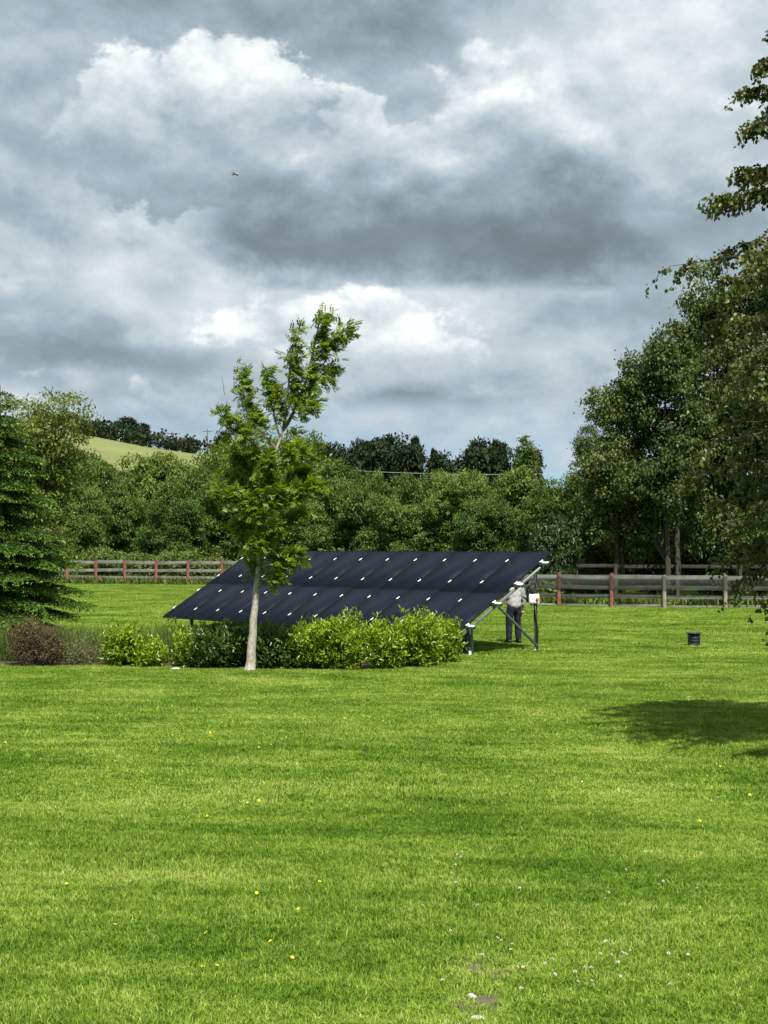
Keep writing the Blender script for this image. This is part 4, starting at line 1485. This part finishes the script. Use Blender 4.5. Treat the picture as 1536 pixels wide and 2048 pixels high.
# ------------------------------------------------------------------ shrubs in the bed
L_LAUREL = leaf_mat('leaves_laurel', [(0.075, 0.135, 0.007), (0.155, 0.25, 0.012), (0.265, 0.37, 0.020), (0.42, 0.48, 0.06)], 0.35, 0.3, 0.5)
L_LDARK = leaf_mat('leaves_laurel_dark', [(0.022, 0.055, 0.008), (0.045, 0.095, 0.012), (0.08, 0.145, 0.02), (0.14, 0.21, 0.03)], 0.25, 0.32, 0.45)
L_PURP = leaf_mat('leaves_purplish', [(0.045, 0.036, 0.016), (0.085, 0.062, 0.030), (0.13, 0.095, 0.048), (0.15, 0.145, 0.05)], 0.2, 0.6, 0.3)
L_TWIG = leaf_mat('leaves_dry', [(0.09, 0.085, 0.04), (0.17, 0.15, 0.08), (0.14, 0.19, 0.05), (0.27, 0.23, 0.15)], 0.2, 0.7, 0.2)


def shrub(name, px, py_base, py_top, hw, depth, n, L, W, mat, lab, seed, grp='shrubs in the bed', up=0.5, back=0.5, six=True, lumps=7):
    if 'laurel' in name or 'dark' in name:
        n, hw, lumps = int(n * 1.7), hw * 1.14, 12
    rng = np.random.default_rng(seed)
    b = gnd(px, py_base)
    Yc = b.y + back
    cx = (px - 768) / F_PX * Yc
    H = pix(px, py_top, Yc).z - th(cx, Yc)
    rx = hw / F_PX * Yc
    root = empty(name, (cx, Yc, th(cx, Yc)))
    lo = [(0, 0, H * .48, rx * .88, depth * .9, H * .46)]
    for k in range(lumps):
        a = rng.uniform(0, 6.28)
        q = rng.uniform(.3, .85)
        s = rng.uniform(.28, .45)
        zz = rng.uniform(.25, .80) * H
        lo.append((math.cos(a) * q * rx * .75, math.sin(a) * q * depth * .75, zz, s * rx, s * max(depth, rx * .6), min(s * H * 1.0, H - zz, zz)))
    pts, d, k = crown_points(rng, lo, n // 8, .14)
    pts[:, 2] = np.abs(pts[:, 2] - 0.02) + 0.02
    sh_ = rng.integers(0, len(pts), len(pts) // 5)
    pts[sh_] += d[sh_] * rng.uniform(.02, .16, len(sh_))[:, None] + np.array([0, 0, 1.0]) * (rng.random(len(sh_)) * .14 * (pts[sh_, 2] > H * .5))[:, None]
    m = len(pts) * 8
    c, dd = np.repeat(pts, 8, 0), np.repeat(d, 8, 0)
    p_ = c + rng.normal(0, .045, (m, 3))
    ax = dd * .55 + rng.normal(0, .55, (m, 3)) + np.array([0, 0, up])
    rl_ = dd * .8 + np.array([0, 0, 1.0]) + rng.normal(0, .38, (m, 3))
    V, Q = leaves(p_, ax, L * rng.uniform(.6, 1.2, m), W * rng.uniform(.7, 1.2, m), rng, .14, six, rl_)
    V[:, 2] = np.maximum(V[:, 2], 0.015)
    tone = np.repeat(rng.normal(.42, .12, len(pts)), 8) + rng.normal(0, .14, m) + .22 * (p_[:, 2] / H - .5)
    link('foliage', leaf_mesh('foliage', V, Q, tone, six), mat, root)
    mb = MB()
    for q in range(9):
        t = pts[rng.integers(len(pts))]
        s0 = np.array((rng.normal(0, .08) * rx, rng.normal(0, .1) * depth, -.03))
        mb.tube([s0, s0 + (t - s0) * .5 + np.array((0, 0, .08 * H)), t], [.018, .012, .005], 5, cap=False)
    st = link('stem', new_mesh('stem', np.concatenate(mb.V), [np.concatenate(mb.Q)]), B_DARK, root)
    st['kind'] = 'stuff'
    return tag(root, lab, 'shrub', grp)


shrub('purple_shrub', 72, 1335, 1247, 62, .60, 9000, .055, .02, L_PURP, 'purplish brown dome-shaped shrub at the left end of the bed', 1, up=.2, six=False)
shrub('dry_shrub', 165, 1335, 1280, 40, .40, 3600, .06, .016, L_TWIG, 'dull brownish shrub right of the purple dome', 2, up=.3, six=False)
shrub('laurel_shrub', 246, 1336, 1258, 36, .42, 1700, .095, .036, L_LAUREL, 'taller yellow-green laurel left in the bed', 3)
shrub('laurel_shrub', 303, 1337, 1286, 30, .35, 1100, .092, .036, L_LAUREL, 'small low yellow-green laurel left of the white stone', 4, back=.35)
shrub('laurel_shrub', 374, 1337, 1270, 24, .34, 900, .092, .036, L_LAUREL, 'narrow yellow-green laurel right of the white stone', 5, back=.4)
shrub('dark_shrub', 345, 1320, 1262, 46, .42, 2200, .09, .035, L_LDARK, 'dark green leafy shrub behind the white stone', 6, back=1.0)
shrub('dark_shrub', 438, 1340, 1252, 52, .55, 3000, .10, .042, L_LDARK, 'broad dark green shrub just left of the pale trunk', 7)
shrub('dark_shrub', 548, 1341, 1258, 46, .55, 2800, .10, .042, L_LDARK, 'dark green shrub just right of the pale trunk', 8)
shrub('laurel_shrub', 618, 1341, 1254, 44, .5, 2100, .098, .036, L_LAUREL, 'yellow-green laurel at the left end of the long clump', 9)
shrub('laurel_shrub', 690, 1343, 1240, 50, .55, 2700, .098, .036, L_LAUREL, 'tall yellow-green laurel second in the long clump', 10)
shrub('laurel_shrub', 762, 1342, 1248, 46, .55, 2500, .098, .036, L_LAUREL, 'yellow-green laurel in the middle of the long clump', 11)
shrub('laurel_shrub', 832, 1338, 1236, 46, .55, 2600, .098, .036, L_LAUREL, 'highest yellow-green laurel, second from the clump’s right end', 12)
shrub('laurel_shrub', 884, 1328, 1246, 34, .42, 1700, .098, .036, L_LAUREL, 'yellow-green laurel at the right end by the front leg', 13, back=.4)


# tall seeding grass and weeds: behind the shrubs and along the fence foot (uncountable)
L_WEED = leaf_mat('tall_weeds', [(0.055, 0.095, 0.018), (0.10, 0.15, 0.03), (0.15, 0.20, 0.045), (0.27, 0.27, 0.11)], 0.35, .6, .25)


def weeds(name, P, hmin, hmax, wid, seed, lean=.35):
    rng = np.random.default_rng(seed)
    n = len(P)
    h = rng.uniform(hmin, hmax, n) ** 1.0
    ax = np.stack([rng.normal(0, lean, n), rng.normal(0, lean, n), np.ones(n)], 1)
    base = np.column_stack([P, terrain(P[:, 0], P[:, 1]) - .01])
    V, Q = leaves(base, ax, h, wid * rng.uniform(.6, 1.3, n), rng, .1)
    o = link(name, leaf_mesh(name, V, Q, rng.normal(.45, .2, n), False), L_WEED)
    return tag(o, kind='stuff')


rng = np.random.default_rng(33)
n = 9000
x_ = rng.uniform(-8.4, -1.2, n)
y_ = np.interp(x_, BED_F[:, 0], BED_F[:, 1]) + .9 + np.abs(rng.normal(0, .55, n))
cl_ = .5 + .5 * np.sin(x_ * 2.3) * np.sin(x_ * 5.1 + 1)
k_ = rng.random(n) < (.25 + .75 * cl_)
weeds('tall_grass', np.stack([x_, y_], 1)[k_], .35, .95, .022, 34, .25)
t = rng.uniform(-24, 20, 9000)
yy = fence_y(t) + rng.normal(-.05, .28, 9000)
k_ = rng.random(9000) < (.35 + .65 * (np.sin(t * 1.7) * np.sin(t * .6 + 1) > -.2))
weeds('fence_weeds', np.stack([t, yy], 1)[k_], .15, .60, .06, 35, .45)

# ------------------------------------------------------------------ white stones
M_STONE = mat_plain('pale_stone', (0.48, 0.46, 0.41), 0.85, var=0.2, scale=14, bump=.4)


def stone(px, py, r, fl, lab, seed):
    p = gnd(px, py)
    rng = np.random.default_rng(seed)
    bm = bmesh.new()
    bmesh.ops.create_icosphere(bm, subdivisions=3, radius=1.0)
    g = rng.normal(0, 1, (4, 3))
    for v in bm.verts:
        c = np.array(v.co)
        s = 1 + .14 * math.sin(2.3 * (c @ g[0]) + 1) + .10 * math.sin(3.7 * (c @ g[1])) + .05 * math.sin(7 * (c @ g[2]))
        v.co = Vector((c[0] * s * r * 1.25, c[1] * s * r * .9, c[2] * s * r * fl))
    me = bpy.data.meshes.new('stone')
    bm.to_mesh(me)
    bm.free()
    o = link('stone', me, M_STONE)
    o.location = (p.x, p.y, p.z + r * fl * .55)
    return tag(o, lab, 'stone', 'pale stones')


stone(942, 1999, .022, .9, 'small pale stone on the scuffed earth patch in the foreground', 1)
stone(955, 2040, .028, .55, 'flat pale stone at the bottom edge below the scuffed patch', 2)
stone(962, 1912, .013, .8, 'tiny pale stone at the top of the scuffed patch', 3)
stone(350, 1340, .075, .45, 'flat white stone at the front of the shrub bed', 4)

# ------------------------------------------------------------------ flowers in the lawn
M_PETAL = mat_plain('buttercup_yellow', (0.85, 0.66, 0.03), 0.4, var=.1)
M_CLOVER = mat_plain('clover_white', (0.78, 0.72, 0.64), 0.8, var=.12, scale=60)
M_STEM = mat_plain('flower_stem', (0.08, 0.17, 0.03), 0.7)
bc = MB()
for k in range(5):
    a = k * 2 * math.pi / 5
    c_, s_ = math.cos(a), math.sin(a)
    w_ = .0085
    bc.add([(0, 0, 0), (c_ * .009 - s_ * w_, s_ * .009 + c_ * w_, .004), (c_ * .0165 - s_ * .005, s_ * .0165 + c_ * .005, .0105), (c_ * .0165 + s_ * .005, s_ * .0165 - c_ * .005, .0105), (c_ * .009 + s_ * w_, s_ * .009 - c_ * w_, .004)],
           [[0, 1, 2, 3]], [[0, 3, 4]])
bc.tube([(0, 0, 0), (0, 0, .005)], [.005, .003], 8)
me_bc = new_mesh('petals', np.concatenate(bc.V), [np.concatenate(bc.Q), np.concatenate(bc.T)])
me_bc.materials.append(M_PETAL)
st_ = MB().tube([(0, 0, -.065), (.003, 0, -.03), (0, 0, 0)], .0012, 5)
me_st = new_mesh('stem', np.concatenate(st_.V), [np.concatenate(st_.Q), np.concatenate(st_.T)])
me_st.materials.append(M_STEM)
rng = np.random.default_rng(12)
d_ = unit(rng.normal(0, 1, (70, 3)))
d_[:, 2] = np.abs(d_[:, 2]) * 1.1 - .25
V, Q = leaves(d_ * .0035, d_, .0085, .0045, rng, .2)
me_cv = new_mesh('flower_head', V, [Q])
me_cv.materials.append(M_CLOVER)
frr = random.Random(3)


def flower(kind, px, py, hz_, lab, grp, sc=1.0):
    p = gnd(px, py)
    o = empty(kind, (p.x, p.y, p.z + hz_ * sc))
    o.rotation_euler = (frr.uniform(-.35, .35) - (.45 if kind == 'buttercup' else 0), frr.uniform(-.35, .35), frr.uniform(0, 6.28))
    o.scale = (sc, sc, sc)
    link('petals' if kind == 'buttercup' else 'flower_head', me_bc if kind == 'buttercup' else me_cv, None, o)
    link('stem', me_st, None, o)
    return tag(o, lab, 'flower', grp)


BUTTER = [(132, 1769), (68, 1797), (415, 1631), (499, 1687), (639, 1767), (513, 1790), (597, 1820), (230, 1855), (305, 1848), (413, 1872), (542, 1890), (584, 1921), (434, 1938), (406, 1942),
          (495, 1607), (518, 1602), (720, 1651), (1008, 1633), (1064, 1645), (822, 1620), (858, 1721), (904, 1735), (1375, 1635), (1464, 1640), (1400, 1644), (1164, 1563),
          (250, 1436), (196, 1432), (420, 1463), (437, 1462), (452, 1450), (470, 1456), (345, 1468), (767, 1438), (518, 1492), (541, 1487), (490, 1495), (738, 1412), (345, 1407), (10, 1483), (1227, 1848), (915, 2044), (1440, 1530), (690, 1433), (1500, 1590)]
for x_, y_ in BUTTER:
    flower('buttercup', x_, y_ + 10, .062, 'yellow buttercup in the mown lawn', 'buttercups in the lawn', frr.uniform(.6, .85))
CLOVER = [(924, 1706), (914, 1710), (921, 1716), (910, 1734), (903, 1748), (912, 1769), (1039, 1782), (955, 1818), (901, 1865), (995, 1881), (1003, 1885), (1024, 1893), (1021, 1903), (965, 1918),
          (1035, 1938), (1046, 1941), (1091, 1930), (1104, 1928), (1170, 1940), (1110, 1956), (1156, 1968), (1184, 1966), (1043, 1986), (885, 1967), (1201, 1913), (1223, 1916), (1245, 1911), (1251, 1917), (1237, 1928),
          (1235, 1934), (1241, 1957), (1212, 1890), (1225, 1896), (1260, 1905), (1337, 1916), (1376, 1917), (1217, 1790), (1326, 1766), (1317, 1771), (1252, 1742), (1394, 1778), (1150, 1952), (1183, 1943), (1340, 1979), (1292, 1708), (1210, 1800)]
for x_, y_ in CLOVER:
    flower('clover_flower', x_, y_ + 8, .045, 'white clover head in the foreground lawn', 'clover heads in the lawn', frr.uniform(.75, 1.15))

# ------------------------------------------------------------------ an insect flying above the panels
p = pix(470, 348, 7.0)
ins = empty('flying_insect', tuple(p))
M_BUG = mat_plain('insect_body', (0.05, 0.04, 0.032), 0.6, var=.4, scale=200)
MB().tube([(p.x - .010, p.y, p.z - .004), (p.x - .005, p.y, p.z - .001), (p.x, p.y, p.z), (p.x + .005, p.y, p.z - .001), (p.x + .010, p.y, p.z - .005), (p.x + .014, p.y, p.z - .006)], [.0015, .0036, .0042, .003, .0035, .001], 8).build('body', M_BUG, ins, smooth=True)
M_WING = mat_plain('insect_wing', (0.12, 0.10, 0.085), 0.5, var=.3, scale=150)
for sx, sz in ((-1, .011), (1, .009), (-1, -.006), (1, -.004)):
    MB().add([(p.x, p.y, p.z + .002), (p.x + sx * .008, p.y + .003, p.z + sz), (p.x + sx * .017, p.y + .006 * sx, p.z + sz * .8), (p.x + sx * .013, p.y, p.z + sz * .2)], [[0, 1, 2, 3]]).build('wing', M_WING, ins)
tag(ins, 'small brown flying insect high against the grey clouds', 'insect')

# ------------------------------------------------------------------ young pale-trunked tree (rowan) bent by the wind
L_ROWAN = leaf_mat('leaves_rowan', [(0.070, 0.120, 0.011), (0.130, 0.205, 0.017), (0.20, 0.29, 0.028), (0.32, 0.40, 0.06)], 0.45, 0.45, 0.4)
TB = gnd(497, 1342)
TY = TB.y
row = empty('young_tree', tuple(TB))
tag(row, 'slender young tree with pale trunk, its crown blown to the right', 'tree')


def tp(px, py, dy=0.0):
    q = pix(px, py, TY + dy)
    return np.array(q) - np.array(TB)


rng = np.random.default_rng(21)
stems = [  # (pixel path with depth), radii at start and end
    ([(499, 1346, 0), (502, 1320, 0), (506, 1260, 0), (511, 1200, 0), (516, 1140, .02), (521, 1080, .03), (530, 1010, .02), (541, 950, 0), (552, 900, 0), (566, 860, 0)], .135, .05),
    ([(566, 860, 0), (585, 830, .05), (603, 790, .1), (617, 745, .1), (627, 700, .12), (635, 660, .1), (641, 625, .1)], .045, .008),
    ([(566, 860, 0), (573, 820, -.1), (577, 770, -.12), (580, 720, -.15), (590, 668, -.2)], .035, .007),
    ([(552, 900, 0), (530, 870, .1), (505, 850, .2), (490, 815, .25), (484, 775, .3), (480, 742, .3)], .03, .006),
    ([(545, 930, 0), (515, 895, -.2), (490, 875, -.3), (462, 857, -.35), (440, 830, -.4)], .026, .006),
    ([(560, 875, 0), (548, 830, .2), (540, 790, .25), (528, 745, .3)], .026, .006),
    ([(611, 770, .1), (632, 762, .15), (652, 745, .2), (662, 735, .2)], .014, .005),
    ([(622, 725, .1), (645, 700, .05), (668, 678, 0), (690, 660, 0)], .014, .005),
    ([(588, 825, .05), (600, 830, -.2), (612, 815, -.3), (622, 800, -.3)], .012, .004),
    ([(530, 1010, .02), (500, 985, .3), (470, 965, .4), (440, 960, .5)], .022, .005),
    ([(526, 1040, .02), (492, 1010, -.3), (462, 1000, -.4), (432, 985, -.4)], .022, .005),
    ([(535, 985, .02), (560, 960, .3), (585, 950, .4), (610, 955, .4)], .02, .005),
    ([(530, 1015, .02), (560, 1000, -.3), (590, 985, -.4), (628, 968, -.4)], .02, .005),
    ([(523, 1070, .02), (550, 1045, .2), (575, 1035, .3), (592, 1030, .3)], .017, .005),
    ([(520, 1095, .02), (500, 1070, .1), (480, 1055, .2), (465, 1050, .2)], .017, .005),
    ([(541, 950, 0), (520, 925, .2), (500, 915, .2), (478, 920, .3)], .018, .005),
    ([(545, 935, 0), (565, 915, -.2), (580, 905, -.25), (598, 905, -.3)], .018, .005),
    ([(532, 1000, .02), (528, 970, -.35), (522, 945, -.45), (530, 915, -.5)], .014, .004),
    ([(526, 1040, .02), (530, 1015, -.35), (540, 1000, -.5), (552, 985, -.5)], .014, .004),
    ([(523, 1070, .02), (515, 1045, -.3), (505, 1030, -.4), (498, 1015, -.45)], .014, .004),
    ([(528, 1020, .02), (505, 960, .1), (480, 930, .15), (455, 915, .2)], .016, .004),
    ([(520, 1100, .02), (512, 1085, -.2), (528, 1070, -.3), (545, 1062, -.3)], .012, .004),
    ([(518, 1120, .02), (535, 1118, -.1), (560, 1108, -.15), (592, 1108, -.2)], .015, .004),
    ([(512, 1180, .02), (528, 1166, -.1), (548, 1148, -.15), (575, 1128, -.2)], .016, .004),
    ([(514, 1165, .02), (505, 1150, .1), (500, 1138, .1), (497, 1128, .1)], .010, .003),
    ([(521, 1085, .02), (508, 1080, -.2), (515, 1095, -.3), (505, 1092, -.3)], .010, .003),
]
mb, mb0 = MB(), MB()
tw_p, tw_d = [], []
for si, (path, r0, r1) in enumerate(stems):
    P = np.array([tp(x, y, d) for x, y, d in path])
    tt = np.linspace(0, 1, len(P))
    fine_t = np.linspace(0, 1, max(6, len(P) * 2))
    P = np.stack([np.interp(fine_t, tt, P[:, k]) for k in range(3)], 1)
    P[1:-1] += rng.normal(0, .006, (len(P) - 2, 3))
    rr = r0 + (r1 - r0) * fine_t ** .8
    if si == 0:
        rr = np.interp(fine_t, [0, .05, .12, .3, .5, .75, 1], [.150, .112, .092, .070, .050, .034, .024])
    (mb0 if si == 0 else mb).tube(P, rr, 10 if si == 0 else 6, jit=.04 if si == 0 else .03, rng=rng, cap=False)
    if si == 0:
        continue
    ln = np.linalg.norm(np.diff(P, axis=0), axis=1).sum()
    nt_ = int(ln * (36 if si < 9 else 50)) + 4
    for q in range(nt_):                                      # twigs bearing the feathered leaves
        t = rng.uniform(.22, 1.0)
        p0 = np.array([np.interp(t, fine_t, P[:, k]) for k in range(3)])
        d = unit(P[-1] - P[0]) * .5 + rng.normal(0, .55, 3) + np.array([.42, 0, .12])
        d = unit(d)
        l_ = rng.uniform(.10, .32)
        p1 = p0 + d * l_
        mb.tube([p0, (p0 + p1) / 2 + rng.normal(0, .01, 3), p1], [.006, .004, .002], 4, cap=False)
        for w in range(rng.integers(3, 7)):
            s_ = rng.uniform(.35, 1.0)
            tw_p.append(p0 + (p1 - p0) * s_)
            tw_d.append(unit(d * .5 + rng.normal(0, .6, 3) + np.array([.55, 0, -.15])))
# bare twigs sticking up
for x0, y0, x1, y1 in ((449, 790, 443, 752), (468, 775, 468, 732), (500, 930, 478, 890), (480, 1010, 470, 960), (620, 960, 630, 935)):
    a, b = tp(x0, y0, -.1), tp(x1, y1, -.1)
    mb.tube([a, (a + b) / 2 + rng.normal(0, .008, 3), b], [.007, .005, .003], 4, cap=False)
link('branches', new_mesh('branches', np.concatenate(mb.V), [np.concatenate(mb.Q)], smooth=True), B_GREY, row)['kind'] = 'stuff'
link('trunk', new_mesh('trunk', np.concatenate(mb0.V), [np.concatenate(mb0.Q)], smooth=True), B_ROWAN, row)
tw_p, tw_d = np.array(tw_p), np.array(tw_d)
nl = len(tw_p)
PL, AX, RO = [], [], []
LL = rng.uniform(.11, .19, nl)
sdv = unit(np.cross(tw_d, rng.normal(0, .4, (nl, 3)) + np.array([0, 0, 1.0])))
upv = np.cross(sdv, tw_d)
for j in range(6):
    f = .25 + j * .14
    for sg in (-1, 1):
        PL.append(tw_p + tw_d * (LL * f)[:, None] - np.array([0, 0, .10]) * (LL * f * f)[:, None])
        AX.append(tw_d * .55 + sdv * sg + np.array([.15, 0, -.2]))
        RO.append(upv)
PL.append(tw_p + tw_d * LL[:, None])
AX.append(tw_d)
RO.append(upv)
PL, AX, RO = np.concatenate(PL), np.concatenate(AX), np.concatenate(RO)
V, Q = leaves(PL, AX, .062 * rng.uniform(.8, 1.2, len(PL)), .024, rng, .15, False, RO)
tone = np.tile(rng.normal(.45, .2, nl), 13) + rng.normal(0, .08, len(PL))
link('crown', leaf_mesh('crown', V, Q, tone, False), L_ROWAN, row)

# ------------------------------------------------------------------ spruce at the left edge
L_SPRUCE = leaf_mat('needles_spruce', [(0.009, 0.024, 0.003), (0.021, 0.055, 0.006), (0.062, 0.135, 0.012), (0.14, 0.25, 0.03)], 0.22, 0.5, 0.3)
SY = 36.5
sp_ = pix(0, 770, SY)
sg0 = th(sp_.x, SY)
spr = empty('spruce_tree', (sp_.x, SY, sg0))
tag(spr, 'dark green spruce with tiered branches at the left edge', 'tree')
SH = sp_.z - sg0
rng = np.random.default_rng(55)
mb = MB().tube([(0, 0, -.05), (0, 0, SH * .5), (0, 0, SH)], [.13, .08, .012], 8)
PP, DD, TT = [], [], []
z = .22
while z < SH - .1:
    t = z / SH
    for k in range(11 if t < .8 else 7):
        a = rng.uniform(0, 6.28)
        r = (2.25 * (1 - t) ** .80 + .12) * rng.uniform(.72, 1.15)
        d = np.array([math.cos(a), math.sin(a), 0])
        n_ = max(4, int(r * 20))
        u = np.linspace(.12, 1, n_)
        zz = z + .10 * r * u - .34 * r * u ** 2 + .10 * r * u ** 4
        path = np.outer(u * r, d)
        path[:, 2] = zz
        if k < 5:
            mb.tube(path[::max(1, n_ // 4)], np.linspace(.014, .003, len(path[::max(1, n_ // 4)])), 4, cap=False)
        sd = np.array([-d[1], d[0], 0])
        for i in range(n_):                                   # side sprays, longer in the middle of the branch
            wl_ = (.10 + .36 * r * .5 * math.sin(math.pi * min(.95, u[i] * .9 + .08))) * rng.uniform(.6, 1.1)
            for sgn in (-1, 1):
                m = max(3, int(wl_ / .025))
                v = np.linspace(0, 1, m)
                dirv = unit(d * .75 + sd * sgn * .8 + np.array([0, 0, -.30]))
                q = path[i] + np.outer(v * wl_, dirv)
                q[:, 2] -= .10 * v ** 2
                PP.append(q)
                DD.append(np.tile(dirv, (m, 1)))
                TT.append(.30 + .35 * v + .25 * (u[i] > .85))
    z += .25 + .08 * rng.random()
PP, DD, TT = np.concatenate(PP), np.concatenate(DD), np.concatenate(TT)
n_ = len(PP)
V, Q = leaves(PP + rng.normal(0, .012, (n_, 3)), DD + rng.normal(0, .35, (n_, 3)), rng.uniform(.06, .10, n_), rng.uniform(.026, .044, n_), rng, .1, False,
              np.array([0, 0, 1.0]) + rng.normal(0, .45, (n_, 3)))
link('trunk', new_mesh('trunk', np.concatenate(mb.V), [np.concatenate(mb.Q), np.concatenate(mb.T)]), B_DARK, spr)
link('crown', leaf_mesh('crown', V, Q, TT + rng.normal(0, .15, n_), False), L_SPRUCE, spr)

# ------------------------------------------------------------------ birch at the right edge, nearest tree
BX, BY = 6.32, 18.7
bir = empty('birch_tree', (BX, BY, th(BX, BY)))
tag(bir, 'nearest birch with hanging twigs filling the right edge', 'tree')
rng = np.random.default_rng(66)
mbr = MB()
mb = MB().tube([(0, 0, -.05), (.05, 0, 2), (-.05, .05, 5), (0, 0, 8), (.1, 0, 10.8)], [.19, .15, .12, .07, .015], 10)
PP, DD, TT = [], [], []
for b in range(210):
    z0 = 1.5 + 8.8 * (b / 210) ** .95
    a = b * 2.399 + rng.normal(0, .3)
    t = z0 / 10.8
    r = np.interp(z0, [1.4, 2.2, 3.5, 5.4, 6.2, 7.2, 8.2, 10.5], [2.2, 2.5, 2.65, 2.8, 2.7, 1.9, 1.8, .8]) * rng.uniform(.78, 1.07)
    d = np.array([math.cos(a), math.sin(a), 0])
    u = np.linspace(0, 1, 9)
    path = np.outer(u * r, d) + rng.normal(0, .05, (9, 3)) * u[:, None]
    path[:, 2] = z0 + r * (.45 * u - .38 * u ** 2) + rng.normal(0, .03, 9)
    mbr.tube(path, .035 * (1 - .85 * u) * (1.2 - t), 5, cap=False)
    for q in range(27 if z0 < 6.3 else 40):                                       # drooping twigs
        s_ = rng.uniform(.25, 1.0)
        p0 = np.array([np.interp(s_, u, path[:, k]) for k in range(3)])
        hd = unit(d * .6 + rng.normal(0, .6, 3) * np.array([1, 1, .3]))
        l_ = rng.uniform(.25, .65) * (1.15 - .45 * t) * (1 if z0 < 6.3 else .62)
        v = np.linspace(0, 1, 6)
        tw = p0 + np.outer(v * l_ * .62, hd)
        tw[:, 2] += .10 * v * l_ - .62 * l_ * v ** 1.8
        mbr.tube(tw[::2], .0035, 3, cap=False)
        m = rng.integers(18, 30)
        vv = rng.uniform(.08, 1, m)
        q_ = np.stack([np.interp(vv, v, tw[:, k]) for k in range(3)], 1)
        PP.append(q_ + rng.normal(0, .028, (m, 3)))
        DD.append(rng.normal(0, .5, (m, 3)) + np.array([0, 0, -.75]) + d * .2)
        TT.append(np.full(m, rng.normal(.42, .13)))
PP, DD, TT = np.concatenate(PP), np.concatenate(DD), np.concatenate(TT)
keep = PP[:, 2] > 1.05
PP, DD, TT = PP[keep], DD[keep], TT[keep]
n_ = len(PP)
V, Q = leaves(PP, DD, rng.uniform(.045, .07, n_), rng.uniform(.036, .052, n_), rng, .08, True, rng.normal(0, 1, (n_, 3)) + d * .0)
link('trunk', new_mesh('trunk', np.concatenate(mb.V), [np.concatenate(mb.Q), np.concatenate(mb.T)], smooth=True), B_BIRCH, bir)
link('branches', new_mesh('branches', np.concatenate(mbr.V), [np.concatenate(mbr.Q)], smooth=True), B_DARK, bir)['kind'] = 'stuff'
link('crown', leaf_mesh('crown', V, Q, TT + rng.normal(0, .15, n_) + (rng.random(n_) < .04) * .4, True), L_BIRCH, bir)
print('birch leaves', n_, 'rowan leaflets', len(PL))
